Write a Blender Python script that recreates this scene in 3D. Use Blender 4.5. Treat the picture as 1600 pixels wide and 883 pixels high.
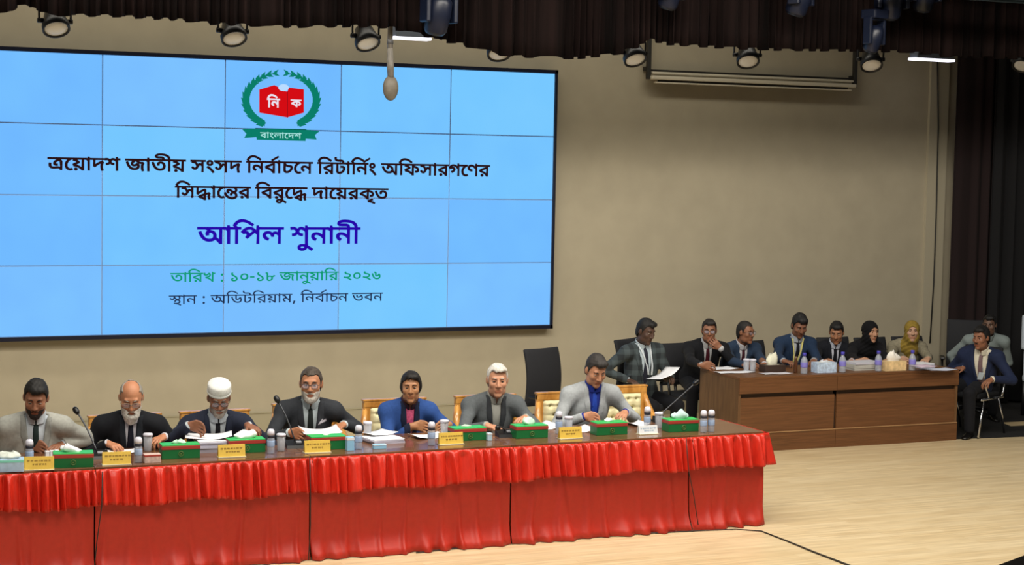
import bpy, bmesh, math, random
import numpy as np
from mathutils import Vector, Matrix
from mathutils.geometry import delaunay_2d_cdt

for o in list(bpy.data.objects):
    bpy.data.objects.remove(o, do_unlink=True)
SC = bpy.context.scene
COL = SC.collection
random.seed(7)
RNG = np.random.default_rng(11)

# ------------------------------------------------------------------ camera
F_PX = 2750.0
CAM = np.array([-8.4931, -17.8026, 2.9441])
CR = np.array([[0.9111161660465802, -0.41166460985125364, 0.019989521369847035],
               [0.010889344774496986, 0.07252784366589211, 0.9973069407477106],
               [0.41200576954572193, 0.9084448034356247, -0.07056404872062247]])   # right, up, forward
cd = bpy.data.cameras.new('camera')
cd.sensor_width = 36.0
cd.sensor_fit = 'HORIZONTAL'
cd.lens = F_PX / 1600 * 36.0
cd.clip_start = 0.1
cd.clip_end = 200
cam = bpy.data.objects.new('camera', cd)
COL.objects.link(cam)
Rm = Matrix(((CR[0][0], CR[1][0], -CR[2][0]), (CR[0][1], CR[1][1], -CR[2][1]), (CR[0][2], CR[1][2], -CR[2][2])))
cam.matrix_world = Matrix.Translation(Vector(CAM)) @ Rm.to_4x4()
SC.camera = cam

# ------------------------------------------------------------------ world, lights, exposure
SC.view_settings.view_transform = 'Standard'
SC.view_settings.look = 'None'
SC.view_settings.exposure = 0.0
SC.view_settings.gamma = 1.0
SC.view_settings.use_curve_mapping = False
W = bpy.data.worlds.new('hall_air')
SC.world = W
W.use_nodes = True
W.node_tree.nodes['Background'].inputs[0].default_value = (1.0, 0.95, 0.88, 1)
W.node_tree.nodes['Background'].inputs[1].default_value = 0.13


def area(name, loc, aim, sx, sy, power, col):
    l = bpy.data.lights.new(name, 'AREA')
    l.shape = 'RECTANGLE'
    l.size, l.size_y, l.energy, l.color = sx, sy, power, col
    o = bpy.data.objects.new(name, l)
    COL.objects.link(o)
    o.location = loc
    d = Vector(aim) - Vector(loc)
    o.rotation_euler = d.to_track_quat('-Z', 'Y').to_euler()
    return o


WARM = (1.0, 0.93, 0.82)
area('house_light', (-6.0, -13.0, 7.8), (-3.0, -5.0, 0.8), 6, 2.5, 540, WARM)
area('stage_wash_light', (-3.4, -6.7, 5.9), (-3.2, -5.2, 0.5), 8, 0.8, 470, WARM)
area('back_wash_light', (-3.2, -2.0, 5.9), (-3.2, -0.1, 1.2), 11, 0.4, 135, (1.0, 0.94, 0.81))
area('side_light', (1.5, -7.5, 5.8), (1.4, -4.0, 0.2), 4, 1.2, 190, WARM)

# ------------------------------------------------------------------ materials
MATS = {}


def lin(c):
    c = c / 255.0
    return c / 12.92 if c <= 0.04045 else ((c + 0.055) / 1.055) ** 2.4


def rgb(h):
    if isinstance(h, str):
        h = h.lstrip('#')
        return tuple(lin(int(h[i:i + 2], 16)) for i in (0, 2, 4)) + (1.0,)
    return tuple(h) + ((1.0,) if len(h) == 3 else ())


def mat(name, color, rough=0.7, metal=0.0, noise=0.0, nscale=40.0, bump=0.0, sheen=0.0, spec=0.5, stretch=(1, 1, 1), trans=0.0, emit=0.0, alpha=1.0, coat=0.0):
    if name in MATS:
        return MATS[name]
    m = bpy.data.materials.new(name)
    m.use_nodes = True
    nt = m.node_tree
    b = nt.nodes['Principled BSDF']
    c = rgb(color)
    b.inputs['Base Color'].default_value = c
    b.inputs['Roughness'].default_value = rough
    b.inputs['Metallic'].default_value = metal
    b.inputs['Specular IOR Level'].default_value = spec
    b.inputs['Sheen Weight'].default_value = sheen
    b.inputs['Transmission Weight'].default_value = trans
    b.inputs['Alpha'].default_value = alpha
    b.inputs['Coat Weight'].default_value = coat
    if emit:
        b.inputs['Emission Color'].default_value = c
        b.inputs['Emission Strength'].default_value = emit
    if noise or bump:
        tc = nt.nodes.new('ShaderNodeTexCoord')
        mp = nt.nodes.new('ShaderNodeMapping')
        mp.inputs['Scale'].default_value = stretch
        nz = nt.nodes.new('ShaderNodeTexNoise')
        nz.inputs['Scale'].default_value = nscale
        nz.inputs['Detail'].default_value = 4
        nt.links.new(tc.outputs['Object'], mp.inputs[0])
        nt.links.new(mp.outputs[0], nz.inputs['Vector'])
        if noise:
            rp = nt.nodes.new('ShaderNodeValToRGB')
            rp.color_ramp.elements[0].position = 0.3
            rp.color_ramp.elements[1].position = 0.7
            rp.color_ramp.elements[0].color = tuple(v * (1 - noise) for v in c[:3]) + (1,)
            rp.color_ramp.elements[1].color = tuple(min(1, v * (1 + noise)) for v in c[:3]) + (1,)
            nt.links.new(nz.outputs['Fac'], rp.inputs[0])
            nt.links.new(rp.outputs[0], b.inputs['Base Color'])
        if bump:
            bp = nt.nodes.new('ShaderNodeBump')
            bp.inputs['Strength'].default_value = bump
            bp.inputs['Distance'].default_value = 0.01
            nt.links.new(nz.outputs['Fac'], bp.inputs['Height'])
            nt.links.new(bp.outputs[0], b.inputs['Normal'])
    MATS[name] = m
    return m


def emat(name, color, strength=1.0):
    if name in MATS:
        return MATS[name]
    m = bpy.data.materials.new(name)
    m.use_nodes = True
    nt = m.node_tree
    nt.nodes.clear()
    e = nt.nodes.new('ShaderNodeEmission')
    e.inputs[0].default_value = rgb(color)
    e.inputs[1].default_value = strength
    o = nt.nodes.new('ShaderNodeOutputMaterial')
    nt.links.new(e.outputs[0], o.inputs[0])
    MATS[name] = m
    return m


def glass_mat(name, color, rough=0.05, mixf=0.45):
    """thin clear plastic: mostly see-through with a glossy skin"""
    if name in MATS:
        return MATS[name]
    m = bpy.data.materials.new(name)
    m.use_nodes = True
    nt = m.node_tree
    nt.nodes.clear()
    t = nt.nodes.new('ShaderNodeBsdfTransparent')
    t.inputs[0].default_value = (0.93, 0.95, 0.97, 1)
    p = nt.nodes.new('ShaderNodeBsdfPrincipled')
    p.inputs['Base Color'].default_value = rgb(color)
    p.inputs['Roughness'].default_value = rough
    mx = nt.nodes.new('ShaderNodeMixShader')
    mx.inputs[0].default_value = mixf
    o = nt.nodes.new('ShaderNodeOutputMaterial')
    nt.links.new(t.outputs[0], mx.inputs[1])
    nt.links.new(p.outputs[0], mx.inputs[2])
    nt.links.new(mx.outputs[0], o.inputs[0])
    MATS[name] = m
    return m


def wood_mat(name, c1, c2, rough=0.4, scale=(1.2, 18, 18), coat=0.0, seed=0.0):
    if name in MATS:
        return MATS[name]
    m = bpy.data.materials.new(name)
    m.use_nodes = True
    nt = m.node_tree
    b = nt.nodes['Principled BSDF']
    b.inputs['Roughness'].default_value = rough
    b.inputs['Coat Weight'].default_value = coat
    tc = nt.nodes.new('ShaderNodeTexCoord')
    mp = nt.nodes.new('ShaderNodeMapping')
    mp.inputs['Scale'].default_value = scale
    mp.inputs['Location'].default_value = (seed, seed, seed)
    nz = nt.nodes.new('ShaderNodeTexNoise')
    nz.inputs['Scale'].default_value = 3.0
    nz.inputs['Detail'].default_value = 6
    nz.inputs['Distortion'].default_value = 0.6
    rp = nt.nodes.new('ShaderNodeValToRGB')
    rp.color_ramp.elements[0].position = 0.32
    rp.color_ramp.elements[1].position = 0.68
    rp.color_ramp.elements[0].color = rgb(c1)
    rp.color_ramp.elements[1].color = rgb(c2)
    nt.links.new(tc.outputs['Object'], mp.inputs[0])
    nt.links.new(mp.outputs[0], nz.inputs['Vector'])
    nt.links.new(nz.outputs['Fac'], rp.inputs[0])
    nt.links.new(rp.outputs[0], b.inputs['Base Color'])
    MATS[name] = m
    return m


# ------------------------------------------------------------------ geometry helpers
def A(px, py, x=None, y=None, z=None):
    """the point of the room seen at a pixel of the 1600x883 photograph, on a plane of the room"""
    d = CR.T @ np.array([(px - 800) / F_PX, -(py - 441.5) / F_PX, 1.0])
    if z is not None:
        t = (z - CAM[2]) / d[2]
    elif y is not None:
        t = (y - CAM[1]) / d[1]
    else:
        t = (x - CAM[0]) / d[0]
    return CAM + t * d


def npmesh(name, verts, faces, smooth=True):
    me = bpy.data.meshes.new(name)
    me.from_pydata(np.asarray(verts, dtype=float).tolist() if not isinstance(verts, list) else verts, [],
                   faces.tolist() if isinstance(faces, np.ndarray) else faces)
    if smooth:
        me.polygons.foreach_set('use_smooth', np.ones(len(me.polygons), dtype=bool))
    me.update()
    return me


def link(name, me, materials, parent=None, loc=None):
    o = bpy.data.objects.new(name, me)
    COL.objects.link(o)
    if not isinstance(materials, (list, tuple)):
        materials = [materials]
    if len(me.materials) == 0:
        for m in materials:
            me.materials.append(m)
    if parent is not None:
        o.parent = parent
    if loc is not None:
        o.location = loc
    return o


class MB:
    """collects simple solids into one mesh"""

    def __init__(self):
        self.v, self.f, self.mi, self.sm = [], [], [], []
        self.cur = 0

    def add(self, vs, fs, smooth=False):
        n = len(self.v)
        self.v += [tuple(map(float, p)) for p in vs]
        for f in fs:
            self.f.append(tuple(i + n for i in f))
            self.mi.append(self.cur)
            self.sm.append(smooth)
        return self

    def m(self, i):
        self.cur = i
        return self

    def box(self, c, s, rot=None, bev=0.0):
        c = np.array(c, float)
        hx, hy, hz = np.array(s, float) / 2
        if bev <= 0:
            P = np.array([(x, y, z) for x in (-hx, hx) for y in (-hy, hy) for z in (-hz, hz)])
            fs = [(0, 1, 3, 2), (4, 6, 7, 5), (0, 4, 5, 1), (2, 3, 7, 6), (0, 2, 6, 4), (1, 5, 7, 3)]
        else:
            bm = bmesh.new()
            bmesh.ops.create_cube(bm, size=1.0)
            for v in bm.verts:
                v.co = Vector((v.co.x * 2 * hx, v.co.y * 2 * hy, v.co.z * 2 * hz))
            bmesh.ops.bevel(bm, geom=bm.edges[:] + bm.verts[:], offset=bev, segments=2, profile=0.6, affect='EDGES')
            bm.verts.index_update()
            P = np.array([v.co[:] for v in bm.verts])
            fs = [tuple(v.index for v in f.verts) for f in bm.faces]
            bm.free()
        if rot is not None:
            P = P @ np.array(rot).T
        return self.add(P + c, fs)

    def tube(self, pts, r, n=8, caps=True):
        pts = [np.array(p, float) for p in pts]
        rs = r if isinstance(r, (list, tuple, np.ndarray)) else [r] * len(pts)
        vs, fs = [], []
        up = None
        for i, p in enumerate(pts):
            t = pts[min(i + 1, len(pts) - 1)] - pts[max(i - 1, 0)]
            t = t / (np.linalg.norm(t) + 1e-9)
            if up is None:
                a = np.array((0, 0, 1.0)) if abs(t[2]) < 0.9 else np.array((1.0, 0, 0))
                up = np.cross(t, np.cross(a, t))
            else:
                up = up - t * np.dot(up, t)
            up = up / (np.linalg.norm(up) + 1e-9)
            sd = np.cross(t, up)
            for k in range(n):
                a = 2 * math.pi * k / n
                vs.append(p + rs[i] * (math.cos(a) * up + math.sin(a) * sd))
        for i in range(len(pts) - 1):
            for k in range(n):
                k2 = (k + 1) % n
                fs.append((i * n + k, i * n + k2, (i + 1) * n + k2, (i + 1) * n + k))
        if caps:
            fs.append(tuple(range(n))[::-1])
            fs.append(tuple((len(pts) - 1) * n + k for k in range(n)))
        return self.add(vs, fs, True)

    def lathe(self, prof, c=(0, 0, 0), rot=None, n=20, sx=1.0, sy=1.0):
        vs, fs = [], []
        for (r, z) in prof:
            for k in range(n):
                a = 2 * math.pi * k / n
                vs.append((r * math.cos(a) * sx, r * math.sin(a) * sy, z))
        for i in range(len(prof) - 1):
            for k in range(n):
                k2 = (k + 1) % n
                fs.append((i * n + k, i * n + k2, (i + 1) * n + k2, (i + 1) * n + k))
        if prof[0][0] > 1e-6:
            fs.append(tuple(range(n))[::-1])
        if prof[-1][0] > 1e-6:
            fs.append(tuple((len(prof) - 1) * n + k for k in range(n)))
        P = np.array(vs)
        if rot is not None:
            P = P @ np.array(rot).T
        return self.add(P + np.array(c, float), fs, True)

    def ball(self, c, r, n=12, rot=None):
        r = np.array(r if isinstance(r, (list, tuple, np.ndarray)) else (r, r, r), float)
        vs, fs = [], []
        m = n // 2 + 1
        for i in range(m + 1):
            th = math.pi * i / m
            for k in range(n):
                a = 2 * math.pi * k / n
                vs.append((math.sin(th) * math.cos(a) * r[0], math.sin(th) * math.sin(a) * r[1], -math.cos(th) * r[2]))
        for i in range(m):
            for k in range(n):
                k2 = (k + 1) % n
                fs.append((i * n + k, i * n + k2, (i + 1) * n + k2, (i + 1) * n + k))
        P = np.array(vs)
        if rot is not None:
            P = P @ np.array(rot).T
        return self.add(P + np.array(c, float), fs, True)

    def grid(self, P, smooth=True):
        """P: array (nu, nv, 3)"""
        nu, nv = P.shape[:2]
        fs = [(i * nv + j, (i + 1) * nv + j, (i + 1) * nv + j + 1, i * nv + j + 1) for i in range(nu - 1) for j in range(nv - 1)]
        return self.add(P.reshape(-1, 3), fs, smooth)

    def prism(self, poly, y0, y1):
        """outline in x,z pushed along y"""
        n = len(poly)
        vs = [(x, y0, z) for x, z in poly] + [(x, y1, z) for x, z in poly]
        fs = [tuple(range(n)), tuple(range(2 * n - 1, n - 1, -1))]
        fs += [(i, n + i, n + (i + 1) % n, (i + 1) % n) for i in range(n)]
        return self.add(vs, fs)

    def build(self, name, materials, parent=None, loc=None, rotz=0.0):
        me = bpy.data.meshes.new(name)
        me.from_pydata(self.v, [], self.f)
        me.polygons.foreach_set('use_smooth', np.array(self.sm, dtype=bool))
        if isinstance(materials, (list, tuple)):
            me.polygons.foreach_set('material_index', np.array(self.mi, dtype=np.int32))
        bm = bmesh.new()
        bm.from_mesh(me)
        bmesh.ops.remove_doubles(bm, verts=bm.verts, dist=1e-6)
        bmesh.ops.recalc_face_normals(bm, faces=bm.faces)
        bm.to_mesh(me)
        bm.free()
        me.update()
        o = link(name, me, materials, parent, loc)
        if rotz:
            o.rotation_euler = (0, 0, rotz)
        return o


def rz(a):
    c, s = math.cos(a), math.sin(a)
    return np.array([[c, -s, 0], [s, c, 0], [0, 0, 1.0]])


def rx(a):
    c, s = math.cos(a), math.sin(a)
    return np.array([[1.0, 0, 0], [0, c, -s], [0, s, c]])


def ry(a):
    c, s = math.cos(a), math.sin(a)
    return np.array([[c, 0, s], [0, 1.0, 0], [-s, 0, c]])


def tag(o, label, cat, group=None, kind=None):
    if label:
        o['label'] = label
    if cat:
        o['category'] = cat
    if group:
        o['group'] = group
    if kind:
        o['kind'] = kind
    return o


def empty(name, loc, label, cat, group=None, rotz=0.0):
    o = bpy.data.objects.new(name, None)
    COL.objects.link(o)
    o.empty_display_size = 0.1
    o.location = tuple(loc)
    o.rotation_euler = (0, 0, rotz)
    return tag(o, label, cat, group)


def struct(o):
    o['kind'] = 'structure'
    return o


def copy_tree(o, parent=None):
    c = o.copy()
    COL.objects.link(c)
    if parent is not None:
        c.parent = parent
    for ch in list(o.children):
        copy_tree(ch, c)
    return c


def place(proto, used, loc, rotz, label):
    """first call uses the prototype itself, later ones a copy of it and of its parts"""
    o = proto if not used else copy_tree(proto)
    o.location = tuple(loc)
    o.rotation_euler = (0, 0, rotz)
    o['label'] = label
    return o

# outlines of the letters on the screen: contour points per glyph (q = off-curve), and glyph runs per line
GLYPHS = {219: '471,528 509,528q 559,514q 577,500 598,484q 620,435q 620,389 620,0 543,0 534,45q 488,87q 450,87 416,87q 358,79q 295,70q 252,70 221,70q 149,84q 86,123q 46,199q 46,262 46,284q 52,334q 56,353 133,341 129,325q 124,291q 124,265 124,211q 164,159q 223,144q 251,144 288,144q 346,153q 401,161q 432,161 467,161q 524,136q 543,106 543,382 543,408q 534,435q 524,443 516,450q 491,457q 471,457 441,457q 390,434q 370,417 350,400q 326,359q 326,340 326,325q 344,301q 377,301 391,301q 412,303q 422,305 429,234 419,231q 386,226q 362,226 317,226q 247,276q 247,333 247,366q 282,435q 314,464 345,492q 425,528q;725,622 725,551 -10,551 -10,622',
61: '356,622 356,551 336,551 305,544q 233,497q 169,422q 128,322q 128,262 128,190q 171,105q 235,69q 267,69 292,69q 326,79q 348,92 383,31 357,11q 295,-5q 264,-5 201,-5q 104,61q 49,180q 49,260 49,342q 111,475q 216,567q 280,588 216,555 198,553q 156,551q 130,551 -10,551 -10,622',
70: '636,622 636,551 531,551 531,0 454,0 412,56q 310,141q 176,199q 84,212 48,303 79,324q 147,362q 218,398q 252,414 214,443q 115,488q 48,502 79,570 81,551 -10,551 -10,622;454,551 135,551 114,560 156,550q 241,506q 314,455q 336,432 341,376 305,360q 226,322q 153,284q 125,265 113,280 199,268q 328,212q 428,132q 470,83 457,79 456,100q 454,149q 454,171;180,-6 155,-6q 120,26q 120,52 120,78q 155,112q 180,112 205,112q 240,78q 240,52 240,26q 205,-6q',
54: '276,622 276,551 171,551 171,0 94,0 94,469 82,503q 35,551q -2,551 -10,551 -10,622 5,622 29,622q 81,591q 97,559 96,564q 94,600q 94,613 94,688 148,688 170,622',
37: '613,622 613,551 159,551 159,253 145,273 185,318q 287,396q 407,461q 475,486 540,422 521,387q 498,321q 487,249q 487,205 487,156q 503,66q 522,10 447,-7 429,51q 409,162q 409,222 409,263q 421,335q 442,392q 453,410 465,405 408,382q 300,316q 196,230q 141,175 82,215 82,551 -10,551 -10,622',
48: '687,622 687,551 582,551 582,0 505,0 505,512 510,532 507,549q 505,585q 505,607 505,688 558,688 582,622;361,629 400,629q 466,599q 518,545q 534,509 530,404 499,476q 415,556q 363,556 324,556q 276,513q 276,471 276,431q 341,380q 413,377 406,300 340,304q 255,350q 215,425q 215,474 215,527q 257,596q 324,629q;77,629 119,629q 194,595q 242,521q 242,461 242,420q 202,346q 119,300q 54,300 48,377 99,378q 157,405q 181,447q 181,468 181,509q 129,556q 76,556 58,556q 23,551q -1,545 -9,620 16,625q 55,629q',
27: '401,63 342,63q 234,105q 139,198q 60,353q 29,465 105,485 139,362q 223,209q 333,139q 404,139 478,139q 554,203q 554,268 554,299q 538,343q 530,358 590,358 562,329q 501,283q 432,257q 391,257 352,257q 292,287q 258,344q 258,384 258,428q 320,519q 394,553 374,552q 323,551q 298,551 -10,551 -10,622 927,622 927,551 614,551 590,551q 552,553q 535,554 451,516q 365,454q 335,403q 335,380 335,352q 367,328q 387,328 425,328q 485,363q 523,396 609,365 618,345q 630,286q 630,254 630,204q 585,117q 484,63q;801,205 801,156q 817,66q 836,10 761,-7 743,51q 723,162q 723,222 723,275q 742,359q 755,388 679,389q 572,426q 500,495q 475,543 551,559 567,530q 616,485q 694,459q 751,459 765,459q 791,461q 806,462 845,392 821,347q 801,261q',
35: '407,50 325,50q 183,131q 70,313q 29,466 105,486 140,362q 223,202q 332,126q 405,126 452,126q 516,149q 555,191q 573,246q 573,278 573,320q 541,389q 483,429q 444,429 404,429q 369,395q 369,367 369,357q 373,335q 378,321 301,306 295,325q 288,361q 288,380 288,419q 327,472q 396,500q 440,500 502,500q 596,443q 650,341q 650,274 650,211q 597,110q 489,50q;717,622 717,551 -10,551 -10,622',
56: '276,551 171,551 171,0 94,0 94,551 -10,551 -10,622 94,622 90,687q 31,775q -64,826q -185,848q -252,848 -311,848q -396,835q -442,811q -442,792 -442,773q -394,763q -365,763 -269,763 -216,763q -154,745q -135,725 -116,706q -100,654q -100,615 -167,615 -168,639q -178,670q -189,678 -199,686q -228,692q -254,692 -353,692 -394,692q -456,703q -476,713 -501,727q -521,767q -521,789 -521,847q -391,917q -258,917 -55,917q 164,774q 174,622 276,622',
50: '692,622 692,551 587,551 587,0 510,0 510,353 533,290 502,331q 457,375q 436,375 422,375q 398,359q 368,314q 343,268 316,219q 272,156q 223,127q 188,127 161,127q 112,149q 63,200q 35,244 96,281 123,233q 159,203q 180,203 197,203q 228,224q 265,276q 289,321 312,354 338,408q 386,449q 415,449 448,449q 501,412q 536,374 516,373 512,396q 510,437q 510,458 510,551 -10,551 -10,622;271,271 261,339q 240,419q 214,441 189,464q 103,487q 38,495 53,571 107,551 164,542q 240,514q 287,469q 311,403q 315,356',
6: '123,314 186,276q 299,171q 392,51q 424,-8 359,-41 318,22q 237,123q 140,209q 73,250;78,486 78,527q 115,588q 179,622q 219,622 259,622q 323,588q 360,527q 360,486 360,445q 323,383q 259,349q 219,349 179,349q 115,383q 78,444q;147,486 147,452q 188,414q 219,414 251,414q 291,453q 291,486 291,520q 251,557q 219,557 188,557q 147,518q',
55: '276,622 276,551 171,551 171,0 94,0 94,551 -10,551 -10,622 82,622 66,641q 33,683q 20,704 54,763q 132,860q 238,917q 313,917 366,917q 463,891q 557,842q 653,773q 705,731 663,677 594,733q 483,807q 382,844q 325,844 270,844q 189,806q 130,738q 106,693 114,678q 142,642q 160,622',
39: '614,622 614,551 509,551 509,0 432,0 432,243 448,187 415,233q 337,307q 255,351q 216,351 179,351q 128,312q 128,274 128,244q 170,201q 214,184 176,113 115,138q 46,223q 46,277 46,326q 93,391q 166,423q 204,423 256,423q 342,387q 417,325q 451,284 437,280 434,303q 432,348q 432,371 432,551 -10,551 -10,622',
42: '606,622 606,551 501,551 501,0 424,0 394,60q 289,161q 153,231q 76,243 37,339 133,397q 338,491q 447,524 424,482 424,551 -10,551 -10,622;424,474 445,446 369,421q 201,348q 130,304 184,292q 306,234q 410,146q 438,88 429,88 427,111q 424,157q 424,189',
131: '-254,707 72,917 110,860 -209,644',
25: '577,622 577,551 172,551 172,521 168,458 170,445q 172,399q 172,378 172,205 172,161q 182,125q 189,117 207,96q 244,96 284,96q 352,134q 379,162 407,192q 438,259q 438,296 438,329q 401,349q 368,349 363,349 317,349q 261,364q 235,377 212,390q 173,425q 161,447 171,534 192,498q 238,449q 307,423q 361,423 377,423 415,423q 456,413q 472,403 495,389q 517,340q 517,306 517,245q 459,133q 415,95 377,62q 291,24q 238,24 201,24q 149,46q 132,63 116,82q 95,136q 95,191 95,551 -10,551 -10,622',
46: '606,622 606,551 501,551 501,0 424,0 394,60q 289,161q 153,231q 76,243 37,339 133,397q 338,491q 447,524 424,482 424,551 -10,551 -10,622;424,474 445,446 369,421q 201,348q 130,304 184,292q 306,234q 410,146q 438,88 429,88 427,111q 424,157q 424,189;185,-6 160,-6q 125,26q 125,52 125,78q 160,112q 185,112 210,112q 245,78q 245,52 245,26q 210,-6q',
30: '577,622 577,551 172,551 172,205 172,161q 182,125q 189,117 207,96q 244,96 283,96q 353,134q 379,162 408,193q 439,263q 439,299 439,331q 407,364q 370,364 358,364q 330,360q 317,357 306,428 325,433q 366,439q 389,439 426,439q 484,411q 517,351q 517,303 517,244q 459,133q 415,95 378,63q 291,24q 239,24 202,24q 149,46q 132,63 116,82q 95,136q 95,191 95,551 -10,551 -10,622;395,622 394,663q 357,699q 315,699 221,699 156,699q 85,717q 60,736 33,756q 6,819q 6,859 6,872q 9,897q 11,912 85,907 83,896q 81,879q 81,869 81,847q 90,813q 100,802 114,786q 167,771q 216,771 294,771 347,771q 409,755q 431,734 448,718q 466,663q 467,622',
8: '903,622 903,551 798,551 798,0 721,0 692,59q 606,148q 557,180 582,246 620,224q 702,148q 724,109 723,124q 722,150q 721,178q 721,194 721,551 -10,551 -10,622;376,91 308,91q 184,155q 75,308q 29,442 102,466 138,362q 217,229q 315,167q 378,167 433,167q 500,202q 530,263q 530,300 530,358q 467,430q 420,430 387,430q 353,401q 353,372 353,365q 357,341q 361,331 285,316 278,337q 271,372q 271,388 271,425q 312,475q 377,500q 413,500 472,500q 558,447q 606,355q 606,294 606,240q 556,147q 454,91q;344,465 339,497q 290,546q 243,556 267,601 312,589 369,567q 419,511q 423,468',
41: '848,622 848,551 130,551 114,560 156,550q 241,506q 314,455q 336,432 341,376 305,360q 226,322q 153,284q 125,265 114,282 192,266q 310,216q 404,146q 447,99 446,116q 445,152q 445,171 445,510 458,510 513,510q 616,492q 705,450q 739,414 763,389q 792,326q 792,288 792,255q 765,196q 705,158q 655,158 640,158q 611,160q 597,163 602,234 608,233q 626,232q 636,232 685,232q 714,270q 714,296 714,347q 611,425q 522,434 522,0 445,0 404,56q 305,140q 174,197q 84,212 48,303 79,324q 147,362q 218,398q 252,414 214,443q 115,488q 48,502 79,570 81,551 -10,551 -10,622',
22: '484,0 484,425 505,362 470,412q 409,485q 353,533q 295,556q 263,556 210,556q 145,501q 120,465 106,457 120,470q 178,487q 216,487 262,487q 319,451q 346,396q 346,369 346,310q 266,217q 182,172 131,245 186,268q 266,325q 266,365 266,387q 232,417q 200,417 174,417q 129,405q 103,392 22,458 53,510q 123,587q 206,629q 255,629 305,629q 388,594q 467,524q 507,472 489,483 487,497q 484,555q 484,585 484,688 537,688 560,622 666,622 666,551 561,551 561,0',
34: '630,622 630,551 525,551 525,0 448,0 448,425 468,363 422,430q 340,515q 262,556q 222,556 191,556q 146,532q 122,491q 122,463 122,431q 153,387q 220,361q 275,355 269,272 203,278q 100,323q 40,404q 40,462 40,516q 88,591q 166,629q 211,629 263,629q 348,593q 428,524q 470,473 454,477 451,494q 448,551q 448,576 448,688 501,688 524,622',
350: '789,622 789,551 159,551 159,253 145,273 205,340q 373,449q 475,486 522,439 522,228 445,197 445,431 465,405 408,382q 300,316q 196,230q 141,175 82,215 82,551 -10,551 -10,622;703,69 703,32q 715,-39q 727,-81 658,-98 645,-53q 629,35q 629,75 629,115q 639,186q 653,229 655,213 622,204q 544,179q 510,166 490,161 417,136q 288,79q 238,52 249,60 305,47q 403,3q 448,-36 447,-19q 445,25q 445,38 445,162 522,189 522,-117 445,-117 408,-78q 329,-30q 243,-2q 195,6 159,85 203,111q 304,161q 416,207q 474,228 500,235 546,252q 639,282q 681,292 735,237 717,194q 703,108q',
357: '507,304 472,304q 420,318q 372,350q 341,377 316,400q 289,417q 273,417 257,417q 230,396q 230,375 230,357q 253,326q 272,308 217,253 187,280q 148,341q 148,380 148,417q 182,465q 235,489q 261,489 302,489q 360,458q 392,429 427,398q 473,371q 504,371 536,371q 574,405q 574,442 574,480q 533,549q 504,575 583,591 599,577q 630,532q 651,475q 651,442 651,397q 619,336q 556,304q;731,622 731,551 -10,551 -10,622;421,-55 334,-55q 187,10q 69,159q 24,284 99,307 134,210q 222,83q 340,20q 417,20 507,20q 581,87q 581,143 581,176q 556,226q 507,254q 472,254 448,254q 418,238q 403,211q 403,194 403,187q 408,160q 412,149 337,135 331,152q 324,192q 324,206 324,243q 364,293q 430,319q 468,319 530,319q 614,270q 657,189q 657,140 657,81q 603,-7q 498,-55q',
57: '-286,-266 -313,-266q -377,-243q -422,-193q -422,-151 -422,-100q -344,-39q -274,-39 -212,-39q -97,-84q 22,-164q 89,-217 44,-271 -23,-215q -133,-141q -231,-103q -279,-103 -315,-103q -351,-131q -351,-153 -351,-181q -312,-204q -286,-204 -249,-204q -204,-173q -180,-127q -172,-78q -172,-59 -172,8 -95,8 -95,-45 -95,-73q -108,-148q -147,-219q -223,-266q',
20: '817,622 817,551 492,551 492,489 492,473 492,0 415,0 386,59q 282,163q 149,234q 76,243 37,339 134,395q 328,483q 437,517 415,475 415,551 -10,551 -10,622;415,467 436,438 385,424q 276,378q 173,328q 130,304 186,293q 305,231q 404,142q 428,90 420,88 418,111q 415,157q 415,189;761,288 761,255q 735,196q 675,158q 625,158 609,158q 580,160q 566,163 572,235 578,234q 595,233q 606,233 654,233q 683,270q 683,296 683,349q 580,424q 479,438 482,513 559,505q 685,444q 761,349q',
59: '-355,-80 -316,-61q -234,-25q -148,10q -105,25 -79,-41 -114,-52q -186,-76q -251,-101q -277,-114 -290,-102 -213,-109q -95,-143q -3,-189q 35,-214 -1,-271 -53,-238q -153,-193q -260,-166q -321,-160',
9: '898,622 898,551 798,551 798,0 721,0 692,59q 606,148q 557,180 582,246 620,224q 702,148q 724,109 723,124q 722,150q 721,178q 721,194 721,551 -10,551 -10,622;376,91 308,91q 184,155q 75,308q 29,442 102,466 138,362q 217,229q 315,167q 378,167 433,167q 500,202q 530,262q 530,300 530,358q 467,430q 420,430 387,430q 353,401q 353,372 353,365q 357,341q 361,331 285,316 278,337q 271,372q 271,388 271,425q 312,475q 377,500q 413,500 472,500q 558,447q 606,355q 606,294 606,240q 556,147q 454,91q;344,465 339,497q 290,546q 243,556 267,601 312,589 369,567q 419,511q 423,468;1168,622 1168,551 1063,551 1063,0 986,0 986,479 969,518q 926,551q 897,551 887,551 887,622 897,622 925,622q 974,591q 990,559 989,564q 986,600q 986,613 986,688 1039,688 1062,622',
40: '726,622 726,551 621,551 621,0 544,0 544,396 566,332 525,392q 457,477q 396,531q 334,556q 298,556 258,556q 193,526q 139,476q 116,447 108,445 124,455q 155,465q 174,465 232,465q 286,402q 286,356 286,345q 284,325q 282,320 265,326 277,339q 299,363q 324,387q 337,400 461,516 510,463 226,195 167,250 249,328 213,285 183,262 198,279q 219,318q 219,343 219,368q 189,398q 160,398 144,398q 114,390q 98,380 22,452 62,505q 146,584q 238,629q 291,629 347,629q 437,587q 521,504q 567,441 549,446 546,470q 544,526q 544,558 544,688 597,688 620,622',
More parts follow.
